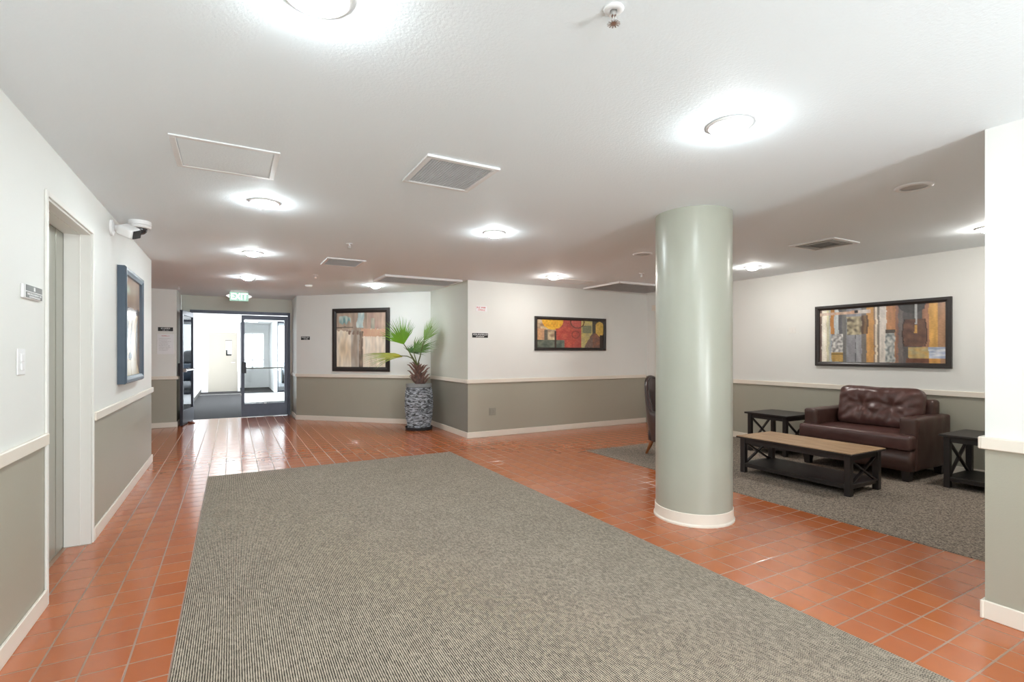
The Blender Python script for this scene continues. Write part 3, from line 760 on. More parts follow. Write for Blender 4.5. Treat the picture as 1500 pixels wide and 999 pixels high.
# exit sign
ex = thing('exit_sign', 'green and white lit exit sign hanging before the entrance doors', 'sign', (0.11, 10.38, 2.345))
bm = NB(); box(bm, -0.152, 0.152, -0.012, 0.012, -0.088, 0.07, 0.004); obj('face_panel', bm, 'exit_face', ex)
bm = NB(); box(bm, -0.14, 0.14, -0.03, 0.03, 0.0702, 0.0945, 0.004); obj('canopy', bm, 'white_enamel', ex)
tm = text_mesh('EXIT', 0.155, 0.0015); tm.transform(Matrix.Translation((0, -0.0145, -0.01)) @ Matrix.Rotation(PI/2, 4, 'X') @ Matrix.Diagonal((0.86, 1, 1, 1)))
link('letters', tm, 'exit_text', ex)
for s in (-1, 1):
    bm = NB(); a = [bm.verts.new((s*0.153, y, z)) for y in (-0.01, 0.01) for z in (-0.035, 0.035)]; b = [bm.verts.new((s*0.212, y, 0)) for y in (-0.01, 0.01)]
    bm.faces.new((a[0], a[1], b[0])); bm.faces.new((a[3], a[2], b[1])); bm.faces.new((a[0], b[0], b[1], a[2])); bm.faces.new((a[1], a[3], b[1], b[0])); bm.faces.new((a[0], a[2], a[3], a[1]))
    obj('arrow', bm, 'exit_arrow', ex)

# ================================================================== security cameras
sc = thing('security_camera', 'white bullet security camera mounted on the left wall', 'camera', (LX, 5.10, 2.33))
bm = NB(); lathe(bm, [(0.062, 0.001), (0.062, 0.018), (0.03, 0.03)], 24); bmesh.ops.transform(bm, matrix=Matrix.Rotation(PI/2, 4, 'Y'), verts=bm.verts); obj('wall_plate', bm, 'white_plastic', sc, True, auto=40)
bm = NB(); tube(bm, [(0.03, 0, 0.0), (0.07, -0.01, -0.005), (0.10, -0.03, -0.02)], [0.03, 0.026, 0.03], 14); obj('arm', bm, 'white_plastic', sc, True)
ax = Vector((0.85, -0.36, -0.40)).normalized()
q = Vector((0, 0, 1)).rotation_difference(ax).to_matrix().to_4x4()
q2 = q.copy(); q2.translation = Vector((0.125, -0.045, -0.025))
hb = rbox((0.086, 0.105, 0.13), 0.022, 14); bmesh.ops.transform(hb, matrix=q2, verts=hb.verts); hs = obj('housing', hb, 'white_plastic', sc, True)
bm = NB(); box(bm, -0.034, 0.034, -0.042, 0.042, 0.0655, 0.069, 0.004); bmesh.ops.transform(bm, matrix=q2, verts=bm.verts); obj('lens_window', bm, 'dark_glass', hs)
dc = thing('dome_camera', 'white dome security camera with smoked bubble under the ceiling', 'camera', (-0.685, 5.27, H))
bm = NB(); lathe(bm, [(0.08, -0.0005), (0.082, -0.03), (0.080, -0.034)], 36); obj('base', bm, 'white_plastic', dc, True, auto=40)
bm = NB(); lathe(bm, [(0.079, -0.036), (0.081, -0.045), (0.074, -0.058), (0.055, -0.062)], 36); obj('collar', bm, 'white_plastic', dc, True, auto=40)
bm = NB(); lathe(bm, [(0.054, -0.0625)]+[(0.054*math.cos(a), -0.0625-0.052*math.sin(a)) for a in (0.25, 0.5, 0.8, 1.1, 1.35, 1.57)], 28); obj('bubble', bm, 'dark_glass', dc, True)

# ================================================================== pictures
def N2(x, y, s=0.0): return noise.noise(Vector((x, y, s)))
def mixc(a, b, t): t = max(0, min(1, t)); return tuple(a[i]*(1-t)+b[i]*t for i in range(3))
def in_(u, v, u0, u1, v0, v1): return u0 <= u < u1 and v0 <= v < v1
def art_lounge(u, v):      # v from the top
    uu = u+0.006*N2(u*4, v*9, 1)
    bands = [(0.02, (120, 95, 85)), (0.065, (232, 224, 206)), (0.085, (206, 200, 160)), (0.10, (176, 178, 165)), (0.135, (196, 128, 62) if v < .47 else (150, 160, 172)),
             (0.175, (182, 190, 190)), (0.205, (96, 96, 100)), (0.245, (112, 110, 108)), (0.33, (136, 137, 142)), (0.375, (152, 152, 158)), (0.415, (118, 110, 104)), (0.475, (208, 146, 72)), (0.487, (150, 120, 95)),
             (0.505, (222, 206, 180)), (0.52, (130, 118, 104)), (0.575, (214, 204, 192)), (0.645, (190, 126, 78)), (0.665, (150, 105, 85)), (0.70, (112, 102, 98)), (0.84, (88, 84, 82)), (0.885, (166, 112, 82)), (0.945, (214, 156, 70)), (1.1, (172, 124, 86))]
    c = next(b[1] for b in bands if uu < b[0])
    if in_(uu, v, .11, .215, .47, .86): c = mixc((214, 212, 206), (120, 118, 118), .5+1.1*N2(u*40, v*22, 3))
    if in_(uu, v, .11, .215, .82, 1): c = (186, 146, 72)
    if in_(uu, v, .11, .215, .845, .86): c = (60, 50, 40)
    if in_(uu, v, .25, .375, .16, .50): c = mixc((184, 170, 132), (96, 86, 72), .35+1.3*N2(u*28, v*16, 5))
    if in_(uu, v, .375, .43, .15, .48): c = mixc((90, 66, 50), (150, 110, 66), 1-abs(uu-.405)/.02)
    if in_(uu, v, .322, .326, .5, 1): c = (70, 70, 76)
    if in_(uu, v, .565, .64, .42, 1): c = mixc((196, 196, 188), (116, 124, 124), .45+1.2*N2(u*50, v*20, 8)) if v > .48 else (84, 76, 66)
    w = .055+.018*math.cos((v-.5)*6)
    if .26 < v < .72 and abs(uu-.783) < w+.018: c = mixc((92, 64, 56), (122, 84, 66), .5+N2(u*20, v*12, 4)); 
    if .26 < v < .72 and w+.012 < abs(uu-.783) < w+.018: c = (56, 44, 42)
    if uu > .66 and uu < .86 and v < .16 and (uu-.77)**2/.012+(v+.02)**2/.03 < 1: c = (74, 72, 72)
    if abs(uu-.795) < .008 and v < .34: c = (172, 172, 172)
    if abs(uu-.795) < .010 and .36 < v < .5: c = (208, 150, 70)
    if in_(uu, v, .74, .885, .73, .92): c = mixc((176, 160, 112), (200, 156, 80), .5+N2(u*20, v*20, 6))
    if in_(uu, v, .885, 1, .73, .92): c = mixc((146, 162, 192), (206, 210, 216), .5+1.6*N2(u*16+v*10, v*26, 7))
    if in_(uu, v, .72, .885, .92, 1): c = (110, 66, 50)
    if in_(uu, v, .885, .96, .92, 1): c = (206, 140, 60)
    s = .045+.03*(.45-u)
    if u < .45 and s < v < s+.055: c = mixc((206, 196, 184), (196, 140, 104), .5+N2(u*9, 1, 2))
    if .315 < u < .345 and s < v < s+.05: c = (52, 50, 52)
    k = 1+.14*N2(u*34, v*5, 11)+.08*N2(u*60, v*60, 12)
    g = sum(c)/3
    return tuple(max(0, min(255, (q*0.80+g*0.20+10)*k)) for q in c)
def art_palm(u, v):
    n1 = N2(u*9, v*2.2, 1); n2 = N2(u*22, v*7, 2); n3 = N2(u*5, v*5, 3)
    base = mixc((226, 214, 196), (170, 150, 130), .4+.9*n1)
    if u > .52: base = mixc((228, 212, 192), (206, 176, 150), .4+n1)
    if u < .3: base = mixc((232, 220, 200), (196, 164, 122), .35+1.0*n1)
    if .3 < u < .5 and v > .3: base = mixc((168, 168, 164), (128, 106, 88), .5+1.2*n1)
    if v < .32+.06*n2:
        base = mixc((170, 140, 116), (122, 98, 84), .5+1.2*n1)
        if u > .62: base = mixc((138, 98, 88), (176, 138, 116), .5+1.2*n1)
        if .42 < u+.05*n2 < .56 and v < .28: base = mixc((132, 178, 190), (176, 196, 196), .5+n2)
        if .05 < u < .3 and (v-.14)**2/.006+(u-.16)**2/.016 < 1+n2: base = mixc((62, 132, 140), (150, 176, 172), .45+1.4*n2)
        if .7 < u < .78 and v > .1: base = mixc((110, 122, 110), (150, 140, 120), .5+n2)
    if .30 < v+.03*n2 < .44 and u > .5: base = mixc((208, 152, 110), (176, 112, 84), .4+1.2*n2)
    if abs(v-.27-.02*n3) < .012 and u < .34: base = (70, 58, 46)
    if .465 < u+.03*n2 < .535 and v > .34: base = mixc((78, 56, 44), (150, 120, 98), .25+1.1*n2)
    if .46 < u < .54 and v > .7: base = mixc((56, 42, 36), (110, 84, 66), .4+n2)
    if .2 < u < .46 and abs(v-.36-.03*n2) < .035 and n2 > -.1: base = (92, 64, 52)
    k = 1+.15*n2
    return tuple(max(0, min(255, (q*0.85+0.15*(base[0]+base[1]+base[2])/3+22)*0.72*k+0.28*w_)) for q, w_ in zip(base, (232, 222, 206)))
def art_circles(u, v):
    n = N2(u*14, v*8, 1); n2 = N2(u*40, v*22, 2)
    c = mixc((188, 92, 80), (170, 74, 66), .5+n)
    a = 2.2   # aspect
    if u < .28: c = mixc((206, 184, 148), (150, 122, 100), .45+1.3*n)
    if u < .13 and .32 < v < .75: c = mixc((208, 160, 116), (180, 140, 110), .5+n)
    if .10 < u < .15 and v > .35: c = (104, 98, 88)
    if ((u-.225)*a)**2+(v-.02)**2 < .34**2: c = mixc((236, 186, 62), (222, 160, 44), .5+n)
    if .27 < u < .42 and v > .3: c = mixc((202, 96, 72), (186, 80, 70), .5+n)
    if ((u-.42)*a)**2+(v-.6)**2 < .13: c = mixc((200, 96, 76), (182, 76, 66), .5+n) if u > .27 else c
    if v > .72 and u < .40: c = mixc((84, 92, 84), (112, 118, 104), .5+1.2*n)
    if .25 < u < .28 and v > .4: c = (70, 58, 52)
    if u > .65: c = mixc((208, 190, 118), (186, 172, 124), .5+1.2*n)
    if .67 < u < .81 and .17 < v < .46: c = (136, 138, 108)
    r = math.hypot((u-.59)*a, v-.05)
    if abs(r-.225) < .018: c = (104, 70, 60)
    elif r < .21 and u < .64: c = (196, 96, 86)
    r = math.hypot((u-.565)*a, v-.52)
    if abs(r-.125) < .014: c = (128, 66, 58)
    if u > .82: c = mixc((224, 190, 104), (206, 170, 84), .5+n)
    if .82 < u < .875: c = (84, 82, 74)
    if u > .82 and ((u-.94)*a)**2+((v-.30)*.62)**2 > .17**2: c = (86, 82, 74)
    if u > .78 and v > .95-.5*(1-((u-.86)/.14)**2) and u < .97: c = mixc((150, 104, 84), (118, 92, 84), .5+1.3*n)
    if .70 < u < .83 and v > .98-.4*max(0, 1-((u-.84)/.14)**2): c = (126, 104, 94)
    if u > .94 and v > .52: c = (58, 50, 46)
    k = 1+.13*n2
    return tuple(max(0, min(255, q*k)) for q in c)
def art_left(u, v):
    n = N2(u*4, v*3, 1); n2 = N2(u*14, v*12, 2)
    c = mixc((184, 158, 140), (148, 122, 104), v*1.8+.4*n)
    if ((u-.2)/.25)**2+((v-.13)/.07)**2 < 1: c = mixc((196, 214, 196), c, math.hypot((u-.2)/.25, (v-.13)/.07))
    if v > .33: c = mixc((152, 122, 92), (112, 88, 66), .5+1.2*n)
    if .30 < v < .35: c = (96, 78, 68)
    w = .16+.16*((v-.55)/.4)**2 if v > .35 else 0
    mid = .62-.15*math.sin((v-.35)*4)
    if v > .36 and abs(u-mid) < w+.08: c = mixc((244, 232, 212), (214, 188, 152), .35+abs(u-mid)/(w+.08)*.5+n2*.4)
    if v > .36 and abs(u-mid+.06) < .02+.02*n: c = (150, 116, 84)
    if v > .36 and u < .16: c = mixc((206, 178, 130), (150, 124, 84), .5+n2)
    if ((u-.38)/.1)**2+((v-.80)/.035)**2 < 1: c = (84, 66, 54)
    if v > .85 and u < .8: c = mixc((230, 214, 186), c, .3)
    return c
def picture(name, label, origin, ux, W_, H_, fw, depth, artf, nu, nv, frame, rebate=0.012, edge=0.004):
    """origin = lower-left corner on the wall (as seen), ux = unit vector to the right along the wall"""
    ux = Vector((ux[0], ux[1], 0)).normalized(); up = Vector((0, 0, 1)); out = ux.cross(up)
    root = thing(name, label, 'picture')
    mt = Matrix(((ux.x, -out.x, 0, 0), (ux.y, -out.y, 0, 0), (0, 0, 1, 0), (0, 0, 0, 1))); mt.translation = Vector(origin)
    root.matrix_world = mt
    bm = NB()
    # mitred frame, four sides with a stepped profile
    prof = [(0, -0.001), (0, -depth+edge), (edge, -depth), (fw*0.55, -depth), (fw*0.8, -depth+0.008), (fw, -depth+0.012), (fw, -0.001)]
    rings = []
    for (i, d) in prof:
        rings.append([bm.verts.new((x, d, z)) for x, z in ((i, i), (W_-i, i), (W_-i, H_-i), (i, H_-i))])
    for a, b in zip(rings, rings[1:]+rings[:1]):
        for q in range(4): bm.faces.new((a[q], a[(q+1) % 4], b[(q+1) % 4], b[q]))
    obj('frame', bm, frame, root)
    me = bpy.data.meshes.new('print'); vs = []; cs = []; fs = []
    for j in range(nv+1):
        for i in range(nu+1):
            u, v = i/nu, j/nv
            vs.append((fw-0.002+u*(W_-2*fw+0.004), min(-0.006, -depth+0.012+rebate), H_-fw+0.002-v*(H_-2*fw+0.004)))
            cs.append(srgb(*artf(u, v)))
    for j in range(nv):
        for i in range(nu):
            a = j*(nu+1)+i; fs.append((a, a+nu+1, a+nu+2, a+1))
    n = len(vs)    # thin board behind
    me.from_pydata(vs, [], fs)
    ca = me.color_attributes.new('Col', 'FLOAT_COLOR', 'POINT')
    ca.data.foreach_set('color', [q for c in cs for q in c])
    link('print', me, 'art', root)
    bm = NB(); box(bm, fw-0.002, W_-fw+0.002, -0.004, -0.001, fw-0.002, H_-fw+0.002); obj('backing_board', bm, 'black_rubber', root)
picture('painting', 'long abstract painting in grey and ochre, black frame, above the leather armchair', (RX, 3.912, 1.148), (0, -1), 1.468, 0.79, 0.055, 0.035, art_lounge, 170, 80, 'black_frame')
picture('painting', 'wide abstract painting with red, yellow circle and green, in black frame on the far wall', (4.372, FY, 1.357), (1, 0), 1.50, 0.57, 0.05, 0.03, art_circles, 150, 60, 'black_frame')
du = Vector((B[0]-A[0], B[1]-A[1])).normalized()
picture('painting', 'nearly square abstract painting with teal strokes behind the palm', (A[0]+du.x*0.825, A[1]+du.y*0.825, 0.963), (du.x, du.y), 1.215, 1.20, 0.085, 0.035, art_palm, 110, 110, 'black_frame')
picture('painting', 'tall painting of cream vase forms in a thick slate-blue frame on the left wall', (LX, 5.36, 1.052), (0, 1), 0.985, 1.02, 0.062, 0.066, art_left, 60, 70, 'blue_frame', 0.02, 0.012)

# ================================================================== small wall signs, switches
def wall_root(name, label, cat, origin, ux):
    ux = Vector((ux[0], ux[1], 0)).normalized(); out = ux.cross(Vector((0, 0, 1)))
    root = thing(name, label, cat)
    mt = Matrix(((ux.x, -out.x, 0, 0), (ux.y, -out.y, 0, 0), (0, 0, 1, 0), (0, 0, 0, 1))); mt.translation = Vector(origin)
    root.matrix_world = mt
    return root
def glyphs(bm, x0, x1, z, h, y, seed):
    rnd = random.Random(seed); x = x0
    while x < x1-h*0.3:
        w = h*rnd.uniform(0.45, 0.75)
        if rnd.random() < 0.16: x += w*0.7; continue
        w = min(w, x1-x); t = h*0.2
        k_ = rnd.randrange(4)
        box(bm, x, x+t, y-0.001, y, z, z+h)
        if k_ != 1: box(bm, x+t, x+w, y-0.001, y, z+h-t, z+h)
        if k_ in (0, 2): box(bm, x+t, x+w, y-0.001, y, z+h*0.42, z+h*0.42+t)
        if k_ in (1, 3): box(bm, x+t, x+w, y-0.001, y, z, z+t)
        if k_ == 2: box(bm, x+w-t, x+w, y-0.001, y, z+h*0.5, z+h)
        x += w+h*0.18
def plate(name, label, origin, ux, w, h, lines, m='black_sign', ink='white_ink', cat='sign'):
    r = wall_root(name, label, cat, origin, ux)
    bm = NB(); box(bm, 0, w, -0.006, -0.001, 0, h, 0.001); obj('plate', bm, m, r)
    bm = NB()
    for q, (x0, x1, z, hh) in enumerate(lines): glyphs(bm, x0*w, x1*w, z*h, hh*h, -0.0062, hash_(label)+q)
    obj('lettering', bm, ink, r)
    return r
def hash_(s): return sum((i+1)*ord(c) for i, c in enumerate(s)) % 9973
plate('wall_sign', 'black sign with white lettering above the notice by the entrance', (-1.135, 10.70, 1.70), (1, 0), 0.22, 0.068, [(.2, .8, .52, .3), (.32, .74, .12, .24)])
plate('wall_sign', 'small black sign on the wall between the glass doors and the tall painting', (A[0]+du.x*0.105, A[1]+du.y*0.105, 1.57), (du.x, du.y), 0.2, 0.066, [(.08, .92, .52, .32), (.36, .8, .1, .3)])
plate('wall_sign', 'small black sign at the corner below the white and red notice', (3.243, FY, 1.555), (1, 0), 0.27, 0.07, [(.06, .95, .52, .34), (.24, .76, .1, .3)])
plate('wall_notice', 'small white notice with red lettering high at the far wall corner', (3.305, FY, 1.965), (1, 0), 0.19, 0.085, [(.08, .92, .52, .3), (.2, .85, .12, .24)], 'paper', 'red_ink')
r = wall_root('wall_notice', 'white framed notice sheet on the wall left of the entrance', 'notice', (-1.15, 10.70, 1.29), (1, 0))
bm = NB(); box(bm, 0, 0.25, -0.008, -0.001, 0, 0.36, 0.002); obj('holder', bm, 'white_plastic', r)
bm = NB(); box(bm, 0.012, 0.238, -0.0095, -0.0082, 0.012, 0.345); obj('sheet', bm, 'paper', r)
bm = NB(); glyphs(bm, 0.07, 0.18, 0.318, 0.016, -0.0097, 5); obj('heading', bm, 'red_ink', r)
bm = NB()
for q in range(9): glyphs(bm, 0.03, 0.03+random.Random(q).uniform(.12, .18), 0.275-q*0.026, 0.008, -0.0097, 20+q)
obj('lettering', bm, 'grey_ink', r)
# left wall two-panel sign (tactile room sign beside the elevator)
r = wall_root('wall_sign', 'grey and white two-panel sign on the left wall beside the elevator', 'sign', (LX, 3.13, 1.582), (0, 1))
bm = NB(); box(bm, 0, 0.255, -0.012, -0.001, 0, 0.066, 0.002); obj('plate', bm, 'white_plastic', r)
bm = NB(); box(bm, 0.028, 0.25, -0.0145, -0.0122, 0.036, 0.064, 0.001); p = obj('upper_panel', bm, 'grey_sign', r)
bm = NB(); box(bm, 0.125, 0.146, -0.0155, -0.0147, 0.040, 0.059); obj('symbol', bm, 'white_ink', p)
bm = NB(); box(bm, 0.028, 0.25, -0.0145, -0.0122, 0.004, 0.031, 0.001); p = obj('lower_panel', bm, 'grey_sign', r)
bm = NB(); glyphs(bm, 0.04, 0.24, 0.017, 0.009, -0.0147, 3); glyphs(bm, 0.06, 0.22, 0.006, 0.007, -0.0147, 4); obj('lettering', bm, 'white_ink', p)
# light switch / call plate
r = wall_root('light_switch', 'white double rocker switch plate on the left wall below the sign', 'switch', (LX, 3.075, 1.222), (0, 1))
bm = NB(); box(bm, 0, 0.10, -0.007, -0.001, 0, 0.122, 0.003); obj('plate', bm, 'white_plastic', r)
for z in (0.062, 0.022):
    bm = NB(); box(bm, 0.03, 0.07, -0.013, -0.0072, z, z+0.036, 0.002); obj('rocker', bm, 'white_plastic', r)
r = wall_root('wall_outlet', 'sage painted outlet plate low on the far wall', 'outlet', (3.535, FY, 0.335), (1, 0))
bm = NB(); box(bm, 0, 0.12, -0.006, -0.001, 0, 0.115, 0.002); m_out = mat('sage_plate', (0.30, 0.30, 0.25, 1), 0.4); obj('plate', bm, m_out, r)
for x in (0.018, 0.066):
    bm = NB(); box(bm, x, x+0.035, -0.0085, -0.0062, 0.022, 0.093, 0.002); obj('socket', bm, m_out, r)
r = wall_root('light_switch', 'cream painted switch plate on the lounge wall left of the long painting', 'switch', (RX, 4.29, 1.595), (0, -1))
bm = NB(); box(bm, 0, 0.10, -0.006, -0.001, 0, 0.085, 0.002); obj('plate', bm, 'jamb', r)
bm = NB(); box(bm, 0.04, 0.06, -0.011, -0.0062, 0.025, 0.06, 0.002); obj('toggle', bm, 'jamb', r)

# ================================================================== potted palm
PC = Vector((2.82, 8.36, 0))
sau = thing('plant_saucer', 'black round saucer under the stone planter', 'saucer', PC)
bm = NB(); lathe(bm, [(0.215, 0.0005), (0.228, 0.004), (0.236, 0.05), (0.228, 0.05), (0.222, 0.018), (0.001, 0.016)], 48); obj('dish', bm, 'black_rubber', sau, True, auto=40)
pp = thing('potted_palm', 'fan palm in a tall stacked-slate planter in the corner beside the painting', 'plant', PC+Vector((0, 0, 0.018)))
prof = [(0.183, 0.0), (0.200, 0.08), (0.222, 0.2), (0.237, 0.36), (0.238, 0.5), (0.228, 0.62), (0.212, 0.705)]
def prad(z):
    for (r0, z0), (r1, z1) in zip(prof, prof[1:]):
        if z <= z1: return r0+(r1-r0)*(z-z0)/(z1-z0)
    return prof[-1][0]
bm = NB(); lathe(bm, [(0.001, 0.0)]+[(r-0.012, z) for r, z in prof]+[(0.212, 0.708), (0.212, 0.765), (0.185, 0.765), (0.18, 0.70), (0.001, 0.70)], 48); pot = obj('pot', bm, 'slate', pp, True, auto=40)
bm = NB(); lathe(bm, [(0.2125, 0.712), (0.219, 0.715), (0.219, 0.766), (0.184, 0.767), (0.2125, 0.7655)], 48); obj('rim', bm, 'rim', pot, True, auto=40)
bm = NB(); lathe(bm, [(0.001, 0.73), (0.10, 0.735), (0.183, 0.722)], 32, cap=False); obj('soil', bm, 'soil', pp, True)
me = bpy.data.meshes.new('stone_chips'); vs = []; fs = []; cs = []
z = 0.004; rnd = random.Random(3)
while z < 0.70:
    hgt = rnd.uniform(0.008, 0.015); a = rnd.uniform(0, 1); end = a+2*PI
    while a < end:
        da = rnd.uniform(0.10, 0.30); R0 = prad(z+hgt/2)-0.02; R1 = prad(z+hgt/2)+rnd.uniform(-0.004, 0.010)
        tz = rnd.uniform(-.003, .003); n0 = len(vs)
        for (R_, zz) in ((R0, z), (R0, z+hgt), (R1, z+0.001), (R1-0.002, z+hgt-0.001)):
            for aa, s_ in ((a+0.01, 1), (a+da-0.01, -1)):
                vs.append((R_*math.cos(aa), R_*math.sin(aa), zz+tz*s_))
        # 0,1 inner-bottom; 2,3 inner-top; 4,5 outer-bottom; 6,7 outer-top
        for f in ((4, 5, 7, 6), (6, 7, 3, 2), (0, 1, 5, 4), (0, 4, 6, 2), (5, 1, 3, 7)): fs.append(tuple(n0+q for q in f))
        g = rnd.choice((84, 108, 128, 148, 168, 190, 208, 220)); c = srgb(g*0.97, g*1.0, g*1.04)
        cs += [c]*8
        a += da
    z += hgt+0.0012
me.from_pydata(vs, [], fs)
ca = me.color_attributes.new('Col', 'FLOAT_COLOR', 'POINT'); ca.data.foreach_set('color', [q for c in cs for q in c])
o = link('stone_chips', me, 'chips', pot); o['kind'] = 'stuff'
rt = Vector((math.cos(YAW), -math.sin(YAW), 0)); fwv = Vector((math.sin(YAW), math.cos(YAW), 0)); upv = Vector((0, 0, 1))
def pl(r, z, f=0): return rt*r+fwv*f+upv*(z-0.018)   # in the plant's own frame (right, height, away)
bm = NB(); tube(bm, [pl(0.02, 0.745), pl(0.01, 0.84), pl(-0.01, 0.93), pl(-0.02, 1.02), pl(-0.025, 1.10)], [0.09, 0.082, 0.066, 0.05, 0.03], 14); obj('trunk', bm, 'fibre', pp, True)
rnd = random.Random(11)
for i in range(26):
    a = i*2.4; z0 = 0.79+0.30*i/26; rr = 0.085-0.055*(z0-0.79)/0.30
    d = Vector((math.cos(a), math.sin(a), 0)); base = pl(0.012-0.1*(z0-0.79), z0)+d*rr*0.8
    ln = rnd.uniform(0.07, 0.14)
    bm = NB()
    pts = [base, base+d*ln*0.45+upv*ln*0.35, base+d*ln*0.85+upv*ln*0.85, base+d*ln*1.15+upv*ln*0.95]
    tube(bm, pts, [0.026, 0.018, 0.011, 0.005], 6); obj('leaf_base', bm, 'stub', pp)
def frond(hub, petiole, axis, side, R, spread, n, colA, colB, droop, fold, seed):
    rnd = random.Random(seed)
    axis = axis.normalized(); side = (side-axis*side.dot(axis)).normalized(); nrm = axis.cross(side)
    me = bpy.data.meshes.new('frond'); vs = []; fs = []; cs = []
    da = spread/n
    for k_ in range(n):
        a = -spread/2+(k_+0.5)*da
        Rk = R*(0.78+0.22*math.cos(a*1.1))*rnd.uniform(0.93, 1.05)
        bend = fold*abs(a)/(spread/2)
        d = (axis*math.cos(a)+side*math.sin(a)+nrm*bend*0.5).normalized()
        s = d.cross(nrm).normalized()
        n0 = len(vs); rows = (0.03, 0.25, 0.46, 0.58, 0.78, 0.92, 1.0); split = 0.5
        tone = rnd.uniform(-0.15, 0.15)
        for t_ in rows:
            w = Rk*min(t_, split)*math.tan(da/2)*1.04
            if t_ > split: w *= max(0.04, (1-(t_-split)/(1-split)))
            p = hub+d*Rk*t_-upv*droop*R*t_**2.5*(0.6+0.5*abs(math.sin(a)))
            if t_ > split: p += s*rnd.uniform(-.01, .01)
            ridge = nrm*w*0.45
            for v_ in (p-s*w, p+ridge, p+s*w):
                if v_.x+PC.x > 3.145: v_ = Vector((3.145-PC.x, v_.y, v_.z))
                vs.append(v_)
            c = mixc(colA, colB, t_*0.9+tone); cs += [srgb(*c)]*3
        for i in range(len(rows)-1):
            q = n0+3*i
            fs += [(q, q+1, q+4, q+3), (q+1, q+2, q+5, q+4)]
    me.from_pydata(vs, [], fs)
    ca = me.color_attributes.new('Col', 'FLOAT_COLOR', 'POINT'); ca.data.foreach_set('color', [q for c in cs for q in c])
    f = link('frond', me, 'leaf', pp)
    bm = NB(); np_ = len(petiole); tube(bm, petiole, [0.012-0.006*i/(np_-1) for i in range(np_)], 7); obj('petiole', bm, 'petiole', f, True)
    return f
crown = pl(-0.03, 1.09)
# broad bright frond facing the camera, up and left
frond(pl(-0.24, 1.46, -0.10), [crown, pl(-0.08, 1.20, -.02), pl(-0.16, 1.34, -.06), pl(-0.25, 1.48, -0.10), pl(-0.38, 1.66, -0.12)], rt*-0.22+upv*0.88-fwv*0.25, rt*0.85+upv*0.25+fwv*0.55, 0.50, 1.9, 26, (132, 186, 52), (112, 160, 62), 0.04, 0.25, 1)
# right-hand frond, seen nearly edge on
frond(pl(0.08, 1.52, 0.0), [crown, pl(0.02, 1.25), pl(0.05, 1.40), pl(0.09, 1.53), pl(0.16, 1.66), pl(0.22, 1.78)], rt*0.38+upv*0.86, rt*-0.50+upv*0.22+fwv*0.80, 0.50, 1.9, 24, (112, 148, 58), (138, 164, 88), 0.02, -0.2, 2)
# left drooping frond, yellow at its heart, seen edge on
frond(pl(-0.24, 1.25, -0.12), [crown, pl(-0.10, 1.22, -.05), pl(-0.18, 1.26, -.1), pl(-0.30, 1.27, -.14)], rt*-0.97+upv*0.16-fwv*0.1, upv*0.20+fwv*0.95, 0.74, 1.9, 26, (176, 166, 40), (110, 138, 84), 0.22, 0.0, 3)
# dark fronds behind
frond(pl(-0.12, 1.34, 0.08), [crown, pl(-0.06, 1.20, .03), pl(-0.10, 1.31, .07), pl(-0.08, 1.38, .09)], rt*0.85+upv*0.5+fwv*0.3, rt*-0.45+upv*0.45+fwv*0.75, 0.50, 2.1, 22, (84, 118, 46), (104, 138, 66), 0.05, 0.2, 4)
frond(pl(-0.18, 1.32, 0.12), [crown, pl(-0.10, 1.18, .05), pl(-0.18, 1.30, .11)], rt*0.35+upv*0.35+fwv*0.6, rt*0.8-upv*0.3-fwv*0.3, 0.34, 2.2, 20, (70, 104, 50), (90, 122, 70), 0.05, 0.2, 5)

